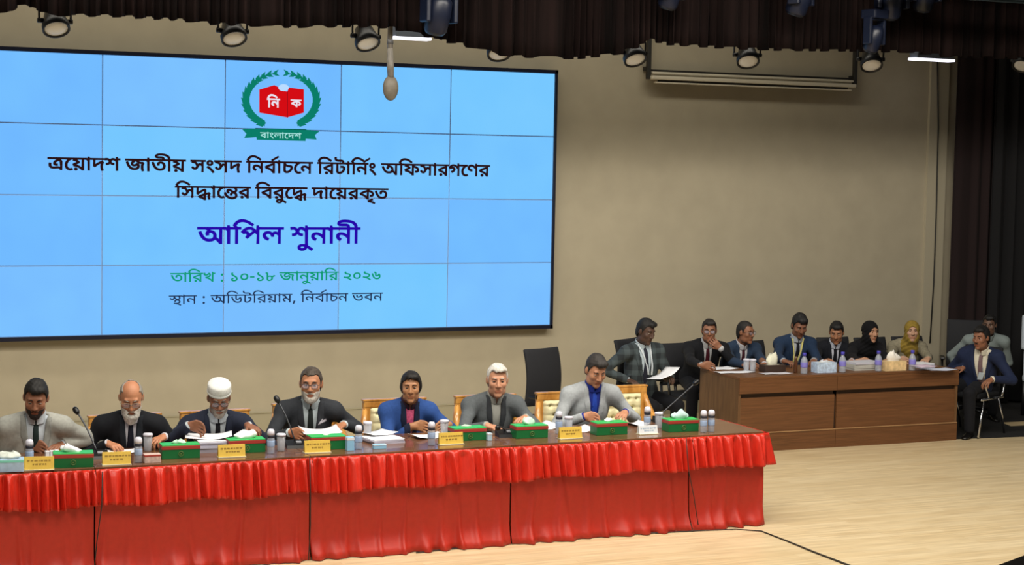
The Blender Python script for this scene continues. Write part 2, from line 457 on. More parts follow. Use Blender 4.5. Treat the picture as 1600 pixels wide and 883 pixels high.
47: '741,622 741,551 636,551 636,0 559,0 559,335 565,309 543,341q 494,379q 465,379 450,379q 419,368q 398,338q 398,307 398,296q 399,279q 400,271 335,266 331,307q 295,364q 243,394q 213,394 186,394q 148,373q 128,338q 128,316 128,276q 187,220q 241,201 214,127 166,142q 90,194q 46,270q 46,320 46,365q 90,430q 164,466q 208,466 261,466q 337,427q 369,384 354,383 364,416q 421,451q 452,451 488,451q 540,423q 571,397 562,382 561,403q 559,445q 559,467 559,551 -10,551 -10,622',
21: '706,622 706,551 601,551 601,0 524,0 496,41q 424,117q 336,181q 230,227q 166,238 142,331 190,296 283,280q 412,215q 499,135q 526,97 525,120q 524,166q 524,193 524,688 577,688 600,622;450,470 450,412q 387,331q 278,284q 209,276 162,285 142,331 223,337q 326,372q 375,429q 375,466 375,497q 347,547q 316,571 371,625 405,594q 450,515q;182,430 121,430q 49,493q 49,548 49,571q 62,613q 71,628 147,607 140,597q 130,568q 130,552 130,526q 159,501q 182,501 202,501q 246,517q 293,565q 316,612 371,625 373,575 353,531q 297,466q 226,430q',
611: '147,414 121,414q 85,446q 85,482 85,520q 121,550q 147,550 173,550q 209,520q 209,482 209,446q 173,414q;147,-14 121,-14q 85,18q 85,54 85,92q 121,122q 147,122 173,122q 209,92q 209,54 209,18q 173,-14q',
76: '287,0 202,0q 123,73q 123,122 123,161q 173,227q 234,244 263,167 232,160q 205,138q 205,120 205,100q 246,75q 286,75 348,75q 416,135q 416,181 416,211q 392,258q 336,310q 287,344 225,388q 154,448q 125,499q 125,529 125,552q 152,607q 177,631 243,596 229,581q 211,551q 211,536 211,523q 219,499q 245,471q 296,432q 338,403 396,364q 464,298q 493,229q 493,182 493,126q 440,44q 347,0q',
75: '290,91 227,91q 128,139q 72,238q 72,313 72,372q 120,477q 221,544q 300,544 381,544q 477,482q 520,381q 520,320 520,261q 471,156q 370,91q;301,473 259,473q 192,435q 153,362q 153,311 153,270q 180,202q 241,162q 291,162 336,162q 403,203q 439,276q 439,324 439,370q 408,437q 347,473q',
598: '49,338 291,338 291,256 49,256',
83: '237,0 198,0q 147,22q 132,38 114,56q 91,110q 91,164 91,481 91,506q 81,534q 52,546q 22,547 31,624 69,623q 120,609q 136,595 153,580q 167,533q 167,501 167,355 198,366q 253,375q 269,375 280,375q 308,372q 318,370 347,363q 386,360q 408,360 446,360q 495,382q 514,418 586,383 573,350q 529,310q 473,292q 442,292 433,292q 410,294q 398,297 418,312 433,292q 448,241q 448,213 448,147q 391,51q 296,0q;238,71 271,71q 320,96q 353,137q 369,187q 369,212 369,249q 340,289q 297,304q 274,304 241,304q 190,292q 167,281 167,168 167,135q 177,100q 184,92 192,84q 215,71q',
77: '127,539 127,561q 148,605q 170,631 233,596 221,583q 211,560q 211,549 211,535q 227,517q 272,504q 316,495 420,476q 500,397q 500,335 500,269q 389,175q 289,168 279,168q 259,172q 249,175 289,184 333,169q 423,122q 511,63q 553,28 507,-26 448,23q 347,90q 248,135q 136,169q 65,185 80,256 115,246q 187,233q 241,233 342,233q 421,287q 421,332 421,357q 398,392q 342,417q 290,427 232,439q 160,469q 127,511q',
81: '347,39 295,39q 201,78q 119,171q 49,331q 21,452 96,475 117,376q 167,239q 226,154q 299,115q 342,115 407,115q 483,193q 483,271 483,315q 458,375q 449,391 489,392 472,348q 428,287q 373,257q 340,257 319,257q 284,269q 270,282 255,296q 235,346q 235,400 235,451 235,476q 225,504q 196,516q 166,517 175,593 216,592q 270,576q 286,560 300,545q 312,501q 312,471 312,379 312,354q 328,328q 348,328 364,328q 395,346q 427,393q 443,438 499,452 518,427q 544,364q 559,298q 559,268 559,203q 514,99q 420,39q',
437: '500,305 430,305q 337,373q 312,437 324,439 317,407q 286,343q 235,300q 197,300 168,300q 117,321q 66,372q 37,417 98,453 127,404q 164,376q 186,376 210,376q 247,408q 269,484q 271,551 340,551 348,514q 374,449q 413,399q 466,371q 501,371 536,371q 573,408q 573,442 573,480q 532,549q 503,575 583,591 599,577q 630,532q 650,475q 650,442 650,372q 570,305q;731,622 731,551 -10,551 -10,622;455,319 509,319q 585,291q 631,246q 652,194q 652,169 652,135q 627,83q 578,46q 510,23q 466,18 469,43 507,34q 585,4q 664,-35q 703,-60 667,-117 619,-85q 527,-38q 434,-4q 336,21q 282,30 295,100 328,90q 388,81q 425,81 507,81q 575,128q 575,168 575,210q 514,255q 464,255 421,255q 385,226q 385,200 385,192q 389,175q 391,169 318,154 314,168q 307,200q 307,213 307,247q 344,294q 411,319q',
32: '722,622 722,551 356,551 356,372 356,343q 374,316q 393,316 412,316q 453,340q 501,392q 529,433 589,442 621,395q 656,295q 656,245 656,182q 601,82q 494,24q 417,24 351,24q 237,70q 141,173q 61,342q 29,465 105,485 141,346q 228,177q 340,100q 413,100 493,100q 580,180q 580,243 580,288q 555,352q 535,373 581,392 551,341q 488,275q 425,242q 394,242 371,242q 331,255q 317,268 301,282q 279,333q 279,393 279,551 -10,551 -10,622',
44: '632,622 632,551 527,551 527,0 450,0 450,135 468,82 433,135q 362,225q 283,281q 236,281 199,281q 148,243q 148,205 148,172q 196,127q 243,111 218,34 164,53q 97,107q 66,172q 66,208 66,256q 113,320q 186,353q 223,353 283,353q 374,309q 443,235q 471,189 454,186 452,209q 450,256q 450,281 450,551 -10,551 -10,622;299,323 299,317q 298,305q 297,299 221,322 219,380q 183,450q 105,487q 38,494 51,566 97,553 145,549q 220,518q 272,462q 299,379q',
597: '190,116 197,105 188,70q 161,-6q 130,-82q 113,-119 46,-119 61,-60q 86,64q 93,116',
43: '422,43 357,43q 243,85q 144,183q 62,345q 29,465 105,485 141,353q 232,192q 347,119q 420,119 473,119q 548,157q 588,224q 588,267 588,297q 576,345q 555,384q 542,398 590,476 628,421q 664,317q 664,266 664,203q 608,102q 501,43q;384,284 321,284q 249,347q 249,402 249,425q 263,470q 271,486 351,462 344,452q 332,422q 332,406 332,379q 362,355q 386,355 407,355q 449,371q 498,418q 527,466 590,476 582,422 555,377q 496,316q 427,284q;731,622 731,551 -10,551 -10,622'}
LINES = [(21731,[(219,0),(61,715),(70,1061),(54,1687),(37,1953),(48,2556),(27,3493),(54,4410),(35,4676),(56,5383),(70,5649),(50,6535),(6,7217),(50,7655),(37,8337),(55,9200),(39,9466),(42,10070),(131,10666),(54,10666),(25,10932),(61,11499),(39,11845),(55,12709),(46,12975),(30,13571),(54,14138),(55,14404),(39,14670),(131,15274),(6,15274),(8,15972),(55,16865),(41,17131),(50,17969),(54,18651),(46,18917),(22,19513),(61,20169),(34,20515),(46,21135)]),(10710,[(55,0),(50,266),(350,948),(54,1727),(61,1993),(357,2339),(46,3060),(55,3916),(42,4182),(46,4778),(57,5374),(61,5374),(350,5720),(37,6759),(54,7362),(61,7628),(70,7974),(46,8600),(20,9196),(59,10003),(35,10003)]),(5548,[(9,0),(55,1158),(40,1424),(47,2140),(48,3131),(57,3808),(39,3808),(54,4412),(39,4678),(56,5282)]),(12482,[(35,0),(54,707),(55,973),(46,1239),(21,1835),(611,2791),(76,3345),(75,3937),(598,4529),(76,4869),(83,5461),(27,6313),(54,7230),(39,7496),(57,8100),(70,8100),(54,8726),(55,8992),(46,9258),(77,10114),(75,10706),(77,11298),(81,11890)]),(12826,[(437,0),(54,721),(39,987),(611,1851),(8,2405),(55,3298),(32,3564),(30,4276),(55,4843),(46,5109),(70,5705),(54,6331),(44,6597),(597,7219),(55,7742),(39,8008),(42,8612),(131,9208),(54,9208),(25,9474),(39,10041),(43,10905),(42,11626),(39,12222)]),(3923,[(42,0),(54,596),(6,862),(47,1300),(54,2031),(61,2297),(37,2643),(48,3246)]),(870,[(55,0),(39,266)]),(807,[(20,0)])]

# ------------------------------------------------------------------ the setting
def floor_mat():
    m = bpy.data.materials.new('maple_planks')
    m.use_nodes = True
    nt = m.node_tree
    b = nt.nodes['Principled BSDF']
    b.inputs['Roughness'].default_value = 0.38
    tc = nt.nodes.new('ShaderNodeTexCoord')
    br = nt.nodes.new('ShaderNodeTexBrick')
    br.inputs['Scale'].default_value = 1.0
    br.inputs['Brick Width'].default_value = 1.1
    br.inputs['Row Height'].default_value = 0.075
    br.inputs['Mortar Size'].default_value = 0.0012
    br.inputs['Color1'].default_value = rgb('#dfcca6')
    br.inputs['Color2'].default_value = rgb('#d6c097')
    br.inputs['Mortar'].default_value = rgb('#c2a87e')
    mp = nt.nodes.new('ShaderNodeMapping')
    mp.inputs['Scale'].default_value = (1.0, 14, 1)
    nz = nt.nodes.new('ShaderNodeTexNoise')
    nz.inputs['Scale'].default_value = 2.2
    nz.inputs['Detail'].default_value = 6
    rp = nt.nodes.new('ShaderNodeValToRGB')
    rp.color_ramp.elements[0].position = 0.3
    rp.color_ramp.elements[1].position = 0.62
    rp.color_ramp.elements[0].color = (0.70, 0.66, 0.60, 1)
    rp.color_ramp.elements[1].color = (1.0, 1.0, 1.0, 1)
    mx = nt.nodes.new('ShaderNodeMix')
    mx.data_type = 'RGBA'
    mx.blend_type = 'MULTIPLY'
    mx.inputs['Factor'].default_value = 0.75
    nt.links.new(tc.outputs['Object'], br.inputs['Vector'])
    nt.links.new(tc.outputs['Object'], mp.inputs[0])
    nt.links.new(mp.outputs[0], nz.inputs['Vector'])
    nt.links.new(nz.outputs['Fac'], rp.inputs[0])
    nt.links.new(br.outputs['Color'], mx.inputs['A'])
    nt.links.new(rp.outputs[0], mx.inputs['B'])
    nt.links.new(mx.outputs['Result'], b.inputs['Base Color'])
    return m


edge = [(-12.0, -8.6), (-3.0, -8.15), (-0.6, -7.75), (0.16, -7.565), (0.57, -7.37), (1.6, -6.7), (4.0, -4.9), (9.0, -3.0)]
poly = edge + [(9.0, 0.1), (-12.0, 0.1)]
n = len(poly)
mb = MB()
vs = [(x, y, 0) for x, y in poly] + [(x, y, -0.14) for x, y in poly]
mb.add(vs, [tuple(range(n)), tuple(range(2 * n - 1, n - 1, -1))])
mb.m(1).add(vs, [(i, n + i, n + (i + 1) % n, (i + 1) % n) for i in range(n)])
struct(mb.build('floor', [floor_mat(), mat('stage_fascia', '#2c2620', 0.7)]))
mb = MB()
mb.grid(np.array([[(x, y, -0.95) for y in (-24, 0.1)] for x in (-14, 10)]), False)
struct(mb.build('floor_auditorium', mat('auditorium_carpet', '#25272b', 0.95)))

wall_m = mat('wall_fabric', '#a79e88', 0.9, noise=0.05, nscale=3.0, bump=0.06)
mb = MB()
mb.box((-1.7, 0.1, 3.1), (20.6, 0.2, 6.2))
struct(mb.build('wall_back', wall_m))
mb = MB()
mb.box((-3.25, -0.012, 0.11), (17.2, 0.024, 0.22))
mb.box((-3.25, -0.016, 0.222), (17.2, 0.032, 0.010))
struct(mb.build('baseboard_back', mat('baseboard_paint', '#9c957c', 0.8)))
mb = MB()
mb.box((5.32, -0.02, 3.0), (0.28, 0.04, 5.9))
struct(mb.build('trim_1', mat('trim_paint', '#a9a18b', 0.8)))
mb = MB()
mb.box((8.6, -2.0, 3.0), (0.1, 8.0, 6.2))
struct(mb.build('wall_right', mat('wing_black', '#0c0d10', 0.95)))
mb = MB()
mb.box((-2.5, -2.0, 6.2), (23, 9.0, 0.1))
struct(mb.build('ceiling', mat('ceiling_dark', '#3a3733', 0.95)))


# ------------------------------------------------------------------ drapes
def pleats(x0, x1, bottoms, ztop, y, seed, lam=0.10, amp=0.045, step=0.010):
    """a hung, pleated cloth between x0 and x1; bottoms: (x, z) of the hem"""
    r = np.random.default_rng(seed)
    xs = np.arange(x0, x1 + step, step)
    ph = np.cumsum(step * 2 * math.pi / lam * (1 + 0.75 * np.interp(xs, np.arange(x0, x1 + 1, 0.17), r.uniform(-1, 1, len(np.arange(x0, x1 + 1, 0.17))))))
    am = amp * np.interp(xs, np.arange(x0, x1 + 1, 0.23), r.uniform(0.3, 1.5, len(np.arange(x0, x1 + 1, 0.23))))
    bz = np.interp(xs, [b[0] for b in bottoms], [b[1] for b in bottoms]) + 0.012 * np.sin(ph * 0.5)
    nv = 9
    P = np.zeros((len(xs), nv, 3))
    for j in range(nv):
        t = j / (nv - 1)
        P[:, j, 0] = xs + 0.2 * am * np.sin(2 * ph) * (1 - t)
        P[:, j, 1] = y + am * np.sin(ph) * (1.0 - 0.45 * t)
        P[:, j, 2] = bz * (1 - t) + ztop * t
    return P


def drape(name, P, m, label, cat='curtain', group=None):
    mb = MB()
    mb.grid(P)
    o = mb.build(name, m)
    so = o.modifiers.new('thickness', 'SOLIDIFY')
    so.thickness = 0.006
    return tag(o, label, cat, group)


val_m = mat('valance_velvet', '#150d0c', 0.9, noise=0.75, nscale=9, stretch=(1, 1, 0.04), spec=0.1)  # stretched noise paints highlight streaks into the velvet colour
VY = -2.6
lb = [(0, 18), (20, 17), (30, 10), (52, 9), (60, 18), (72, 23), (180, 25), (280, 31), (330, 37), (450, 42), (560, 41), (610, 43), (690, 62)]
hem = [(-7.4, A(-60, 16, y=VY)[2])] + [(A(px, py, y=VY)[0], A(px, py, y=VY)[2]) for px, py in lb]
drape('stage_valance', pleats(-7.4, hem[-1][0], hem, 5.2, VY, 3), val_m,
      'dark brown pleated valance above the left part of the big blue screen', 'curtain', 'valances over the stage')
rb = [(668, 50), (690, 63), (712, 67), (760, 80), (800, 88), (900, 91), (965, 84), (1004, 70), (1014, 58), (1022, 64), (1045, 69), (1140, 75), (1225, 78), (1330, 79), (1420, 81), (1490, 89), (1600, 91), (1700, 96)]
hem = [(A(px, py, y=VY - 0.14)[0], A(px, py, y=VY - 0.14)[2]) for px, py in rb]
drape('stage_valance', pleats(hem[0][0], hem[-1][0], hem, 5.4, VY - 0.14, 5), val_m,
      'dark brown pleated valance over the bare beige wall, hanging lower towards the right', 'curtain', 'valances over the stage')

P = pleats(5.37, 6.20, [(5.3, 0.03), (6.3, 0.03)], 5.9, -0.30, 9, lam=0.22, amp=0.03)
drape('leg_curtain', P, mat('maroon_curtain', '#1c0d0e', 0.95), 'tall dark maroon curtain at the right end of the beige wall', 'curtain')
P = pleats(5.85, 8.5, [(5.8, 0.03), (8.5, 0.03)], 5.9, -0.45, 10, lam=0.2, amp=0.05)
drape('leg_curtain', P, mat('black_curtain', '#0b0b0e', 0.95), 'black curtain beyond the maroon one, behind the chair at the far right', 'curtain')

# thin cable hanging on the trim
mb = MB()
mb.tube([A(1465, 96, y=-0.06), A(1466, 200, y=-0.055), A(1463, 330, y=-0.06), A(1459, 440, y=-0.055), A(1453, 536, y=-0.06)], 0.009, 6)
tag(mb.build('hanging_cable', mat('cable_black', '#22221f', 0.6)), 'thin dark cable hanging down the wall beside the maroon curtain', 'cable')

# ------------------------------------------------------------------ the video wall
PH = 0.70
PW = PH * 1.7778
ZB = 1.089
SY = -0.10
scr = empty('video_wall', (-3.1, -0.06, ZB), 'huge video wall of joined light blue panels showing a green and red emblem and five text lines', 'screen')
SL = (-3.1, -0.06, ZB)


def rel(p, base):
    return tuple(np.array(p, float) - np.array(base, float))


def panel_mat(name, c1, c2):
    m = bpy.data.materials.new(name)
    m.use_nodes = True
    nt = m.node_tree
    nt.nodes.clear()
    tc = nt.nodes.new('ShaderNodeTexCoord')
    nz = nt.nodes.new('ShaderNodeTexNoise')
    nz.inputs['Scale'].default_value = 1.6
    nz.inputs['Detail'].default_value = 2
    rp = nt.nodes.new('ShaderNodeValToRGB')
    rp.color_ramp.elements[0].position = 0.25
    rp.color_ramp.elements[1].position = 0.75
    rp.color_ramp.elements[0].color = rgb(c1)
    rp.color_ramp.elements[1].color = rgb(c2)
    e = nt.nodes.new('ShaderNodeEmission')
    o = nt.nodes.new('ShaderNodeOutputMaterial')
    nt.links.new(tc.outputs['Object'], nz.inputs['Vector'])
    nt.links.new(nz.outputs['Fac'], rp.inputs[0])
    nt.links.new(rp.outputs[0], e.inputs[0])
    nt.links.new(e.outputs[0], o.inputs[0])
    return m


pm_cols = [('#70b8ff', '#76c0ff'), ('#74c6ff', '#7bcaff'), ('#72c0ff', '#7ac8ff'), ('#78bcff', '#7ec4ff')]
PMS = [panel_mat('lit_panel_%s' % 'abcd'[i], *c) for i, c in enumerate(pm_cols)]
bez = mat('panel_bezel', '#7fa9dc', 0.5)
pick = {(0, 0): 0, (0, 1): 0, (3, 1): 2, (4, 3): 3, (2, 3): 3, (5, 4): 2}
for c in range(-1, 5):
    for r in range(4):
        x0, x1 = (c - 5) * PW, (c - 4) * PW
        z1 = ZB + (4 - r) * PH
        z0 = z1 - PH
        k = [1, 2, 0, 3][(c * 3 + r * 5) % 4] if (c, r) not in pick else pick[(c, r)]
        mb = MB()
        mb.box((((x0 + x1) / 2) - SL[0], -0.03 + 0.0, (z0 + z1) / 2 - SL[2]), (PW - 0.002, 0.06, PH - 0.002))
        p = mb.build('display_panel', bez, scr)
        mb = MB()
        g = 0.0065
        mb.box((((x0 + x1) / 2) - SL[0], -0.061, (z0 + z1) / 2 - SL[2]), (PW - 2 * g, 0.004, PH - 2 * g))
        mb.build('lit_screen', PMS[k], p)
mb = MB()
xl, xr, zt = -6 * PW, 0.0, ZB + 4 * PH
for (cx, cz, sx, sz) in (((xl + xr) / 2, zt + 0.018, xr - xl + 0.06, 0.036), ((xl + xr) / 2, ZB - 0.020, xr - xl + 0.06, 0.040),
                         (xr + 0.014, (ZB + zt) / 2, 0.028, zt - ZB + 0.07), (xl - 0.014, (ZB + zt) / 2, 0.028, zt - ZB + 0.07)):
    mb.box((cx - SL[0], -0.03, cz - SL[2]), (sx, 0.10, sz))
mb.build('frame', mat('screen_frame', '#0d1226', 0.35), scr)

# lettering: outlines of the letters, filled
def contours(code):
    out = []
    for c in code.split(';'):
        pts = []
        for t in c.split(' '):
            on = not t.endswith('q')
            a, b = t.rstrip('q').split(',')
            pts.append((float(a), float(b), on))
        ex = []
        for i in range(len(pts)):
            a, b = pts[i], pts[(i + 1) % len(pts)]
            ex.append(a)
            if not a[2] and not b[2]:
                ex.append(((a[0] + b[0]) / 2, (a[1] + b[1]) / 2, True))
        s = next(i for i, p in enumerate(ex) if p[2])
        ex = ex[s:] + ex[:s]
        fl, i, m = [], 0, len(ex)
        while i < m:
            if ex[i][2]:
                fl.append(ex[i][:2])
            else:
                a, b, d = ex[i - 1], ex[i], ex[(i + 1) % m]
                for t in (0.34, 0.67):
                    fl.append(((1 - t) ** 2 * a[0] + 2 * t * (1 - t) * b[0] + t * t * d[0], (1 - t) ** 2 * a[1] + 2 * t * (1 - t) * b[1] + t * t * d[1]))
            i += 1
        out.append(np.array(fl))
    return out


def sarea(p):
    q = np.roll(p, -1, 0)
    return 0.5 * np.sum(p[:, 0] * q[:, 1] - q[:, 0] * p[:, 1])


def inside(pt, poly):
    x, y = pt
    c = False
    for (x1, y1), (x2, y2) in zip(poly, np.roll(poly, -1, 0)):
        if (y1 > y) != (y2 > y) and x < (x2 - x1) * (y - y1) / (y2 - y1) + x1:
            c = not c
    return c


def embolden(p, e):
    a = p - np.roll(p, 1, 0)
    b = np.roll(p, -1, 0) - p
    na = np.stack([-a[:, 1], a[:, 0]], 1) / (np.linalg.norm(a, axis=1, keepdims=True) + 1e-9)
    nb = np.stack([-b[:, 1], b[:, 0]], 1) / (np.linalg.norm(b, axis=1, keepdims=True) + 1e-9)
    nn = na + nb
    l = np.linalg.norm(nn, axis=1, keepdims=True)
    nn = nn / np.maximum(l, 0.3)
    return p + nn * e          # clockwise outlines: left is outwards


GCACHE = {}


def dedupe(p):
    keep = [i for i in range(len(p)) if np.linalg.norm(p[i] - p[i - 1]) > 0.8]
    return p[keep]


def glyph_tris(g, e):
    if (g, e) in GCACHE:
        return GCACHE[(g, e)]
    loops = [embolden(dedupe(c), e) for c in contours(GLYPHS[g])]
    vs, fc = [], []
    for l in loops:
        fc.append(list(range(len(vs), len(vs) + len(l))))
        vs += [Vector((float(p[0]), float(p[1]))) for p in l]
    ov, oe, of, _, _, _ = delaunay_2d_cdt(vs, [], fc, 0, 1e-4)
    V = [(p[0], p[1]) for p in ov]
    T = []
    for t in of:
        c = np.mean([V[i] for i in t], 0)
        w = 0
        for l in loops:          # winding number of the triangle's middle
            q = np.roll(l, -1, 0)
            cr = (q[:, 0] - l[:, 0]) * (c[1] - l[:, 1]) - (q[:, 1] - l[:, 1]) * (c[0] - l[:, 0])
            w += np.sum((l[:, 1] <= c[1]) & (q[:, 1] > c[1]) & (cr > 0)) - np.sum((l[:, 1] > c[1]) & (q[:, 1] <= c[1]) & (cr < 0))
        if w != 0:
            T.append(tuple(t))
    GCACHE[(g, e)] = (V, T)
    return V, T


def text_mesh(name, line, xl, xr, zbase, zhead, m, parent, y, bold=14, headline=690.0):
    width, seq = LINES[line]
    sx = (xr - xl) / width
    sz = (zhead - zbase) / headline
    vs, fs = [], []
    for g, px in seq:
        V, T = glyph_tris(g, bold)
        n = len(vs)
        vs += [((a + px) * sx + xl - SL[0], y - SL[1], b * sz + zbase - SL[2]) for a, b in V]
        fs += [tuple(i + n for i in t) for t in T]
    me = bpy.data.meshes.new(name)
    me.from_pydata(vs, [], fs)
    me.update()
    return link(name, me, m, parent)


TY = -0.06 - 0.0655
def at_s(px, py):
    return A(px, py, y=TY)


for line, l, r, hy, by, colr, bold in ((0, 75, 765, 244, 265, '#2a1214', 26), (1, 274, 606, 289, 308.5, '#2a1214', 26), (2, 309, 562, 352.5, 380.8, '#2708a8', 22),
                                 (3, 266.5, 595, 425.5, 440.5, '#0f9a72', 14), (4, 264, 598, 460.5, 475.5, '#22304f', 6)):
    a, b, h = at_s(l, by), at_s(r, by), at_s(l, hy)
    text_mesh('lettering', line, a[0], b[0], a[2], h[2], emat('letter_' + colr, colr, 1.0), scr, TY, bold)


def flat(name, polys, m, y, parent=scr):
    vs, fs = [], []
    for p in polys:
        n = len(vs)
        q = [at_s(a, b) for a, b in p]
        vs += [(w[0] - SL[0], y - SL[1], w[2] - SL[2]) for w in q]
        fs.append(tuple(range(n, n + len(p))))
    me = bpy.data.meshes.new(name)
    me.from_pydata(vs, [], fs)
    me.update()
    return link(name, me, m, parent)


leaf_polys = []
for side in (-1, 1):
    n_l = 14
    for k in range(n_l):
        t = k / (n_l - 1.0)
        a = math.radians(101 + t * 138)             # from near the top round to the bottom
        cx = 439.3 + side * 55.0 * -math.cos(a)
        cy = 156.5 - 42.5 * math.sin(a)
        ta = math.atan2(42.5 * math.cos(a), -side * 55.0 * math.sin(a))   # back along the stem, towards the top
        L, wd = 7.2 + 2.6 * min(1, t * 1.6), 2.4 + 2.6 * min(1, t * 1.8)
        for off in (-0.62, 0.62):
            d = ta + off
            ux, uy = math.cos(d), math.sin(d)
            ox, oy = cx + ux * 2.0, cy + uy * 2.0
            leaf_polys.append([(ox - ux * L * 0.75, oy - uy * L * 0.75), (ox - uy * wd, oy + ux * wd), (ox + ux * L, oy + uy * L), (ox + uy * wd, oy - ux * wd)])
for side in (-1, 1):
    inn, out = [], []
    for k in range(25):
        t = k / 24.0
        a = math.radians(101 + t * 138)
        wb = 0.6 + 3.4 * min(1, t * 2.0)
        inn.append((439.3 + side * (55.0 - wb) * -math.cos(a), 156.5 - (42.5 - wb) * math.sin(a)))
        out.append((439.3 + side * (55.0 + wb) * -math.cos(a), 156.5 - (42.5 + wb) * math.sin(a)))
    for k in range(24):
        leaf_polys.append([inn[k], inn[k + 1], out[k + 1], out[k]])
flat('wreath', leaf_polys, emat('emblem_green', '#0b7d68'), TY)
flat('book', [[(405.2, 140), (428.6, 133), (435.8, 136.5), (441.6, 142), (449, 143.2), (449, 183.4), (405.2, 176)],
              [(449, 143.2), (451.5, 136.8), (474.8, 139.8), (474.8, 176), (449, 183.4)]], emat('emblem_red', '#d40d14'), TY)
flat('book_spine', [[(448.4, 143), (449.6, 143), (449.6, 184), (448.4, 184)]], emat('emblem_dark_red', '#8d0d18'), TY - 0.0006)
flat('dome', [[(443 + 8.2 * math.cos(a), 137 + 5.6 * math.sin(a)) for a in np.linspace(0, 2 * math.pi, 20)[:-1]]], emat('emblem_pale', '#b9dcff'), TY - 0.0009)
flat('ribbon', [[(378, 201.5), (400, 200.5), (402, 214.0), (381.5, 215.8), (385, 209)], [(499.5, 205), (478, 202.5), (477.5, 217), (494.8, 218.2), (492, 211)],
                [(399, 200.3), (478.5, 202.3), (477.5, 220.5), (401, 218.5)]], emat('emblem_green', '#0b7d68'), TY - 0.0004)
flat('ribbon_fold', [[(399, 200.0), (478.5, 202), (478.5, 203.2), (399, 201.3)]], emat('emblem_dark_green', '#064a47'), TY - 0.0008)
wt = emat('emblem_white', '#e9e4f2')
for line, l, r, hy, by, nm, mm in ((5, 406.5, 470.5, 205.8, 215.6, 'lettering', emat('ribbon_white', '#a9e6e2')), (6, 417.5, 436.8, 152.5, 167.5, 'lettering', wt), (7, 454.5, 470.5, 154.5, 166.8, 'lettering', wt)):
    a, b, h = at_s(l, by), at_s(r, by), at_s(l, hy)
    text_mesh(nm, line, a[0], b[0], a[2], h[2], mm, scr, TY - 0.0012, 30 if line > 5 else 12)

# ------------------------------------------------------------------ fixtures above
blk = mat('lamp_black', '#0d0f14', 0.45)
LEN = mat('lamp_lens', '#fffdf8', 0.4, noise=0.03, nscale=60)


def par_can():
    root = empty('stage_spotlight', (0, 0, 0), 'x', 'spotlight', 'round black spotlights hanging under the valance')
    # local: lens centre at origin, beam towards -y and down
    R = rx(math.radians(56))
    mb = MB()
    prof = [(0.0, 0.20), (0.055, 0.20), (0.08, 0.18), (0.105, 0.08), (0.118, 0.05), (0.118, -0.005), (0.108, -0.005), (0.104, 0.006)]
    Rl = R @ np.array([[1, 0, 0], [0, 0, 1.0], [0, -1.0, 0]]).T
    Rl = R @ np.array([[1.0, 0, 0], [0, 0, 1.0], [0, -1.0, 0]])
    mb.lathe(prof, rot=Rl, n=24)
    mb.build('housing', blk, root)
    mb = MB()
    mb.lathe([(0.0, -0.012), (0.06, -0.006), (0.104, 0.008), (0.104, 0.014), (0.0, 0.014)], rot=Rl, n=24)
    mb.build('lens', LEN, root)
    mb = MB()
    cy = R @ np.array((0, 0.09, 0))
    pts = [cy + np.array((-0.135, 0, 0)), cy + np.array((-0.137, 0, 0.10)), cy + np.array((-0.11, 0, 0.17)), cy + np.array((0.11, 0, 0.17)), cy + np.array((0.137, 0, 0.10)), cy + np.array((0.135, 0, 0))]
    mb.tube(pts, 0.010, 6)
    for s in (-1, 1):
        mb.tube([cy + np.array((s * 0.10, 0, 0)), cy + np.array((s * 0.150, 0, 0))], 0.022, 10)
    mb.build('yoke', blk, root)
    mb = MB()
    mb.tube([cy + np.array((0, 0, 0.17)), cy + np.array((0, 0, 0.34))], 0.016, 8)
    mb.box(cy + np.array((0, 0, 0.34)), (0.05, 0.06, 0.08), bev=0.006)
    mb.build('clamp', blk, root)
    return root


cam_dir = lambda p: math.atan2(CAM[0] - p[0], -(CAM[1] - p[1]))
lamps = [(88, 46, 0.1, 'round black spotlight farthest left, above the left part of the video wall'),
         (366, 61, 0.25, 'round black spotlight hanging over the emblem on the screen, second from the left'),
         (575, 69, 0.45, 'black spotlight tilted to the right, just left of the hanging spoon-shaped microphone'),
         (780, 85, 0.1, 'spotlight half hidden by the valance over the top right corner of the screen'),
         (993, 94, 0.5, 'black spotlight left of the projection screen housing, tilted sideways'),
         (1169, 97, 0.1, 'black spotlight in front of the middle of the white projection screen housing'),
         (1362, 103, 0.15, 'black spotlight just right of the projection screen housing'),
         (1598, 104, -0.6, 'spotlight cut by the right edge, in front of the dark curtain')]
proto = par_can()
for i, (px, py, rl, lb_) in enumerate(lamps):
    p = A(px, py, y=-2.25)
    o = place(proto, i, p, cam_dir(p) + 0.15 + rl * 0.7, lb_)
mb = MB()
lp = [A(q[0], q[1], y=-2.25) for q in lamps]
pp = [(p[0], -2.185, p[2] + 0.40) for p in lp]
mb.tube([(-7.2, -2.185, pp[0][2])] + pp + [(8.0, -2.185, pp[-1][2])], 0.026, 10)
tag(mb.build('lighting_pipe', blk), 'long black pipe carrying the row of spotlights behind the valance', 'pipe')

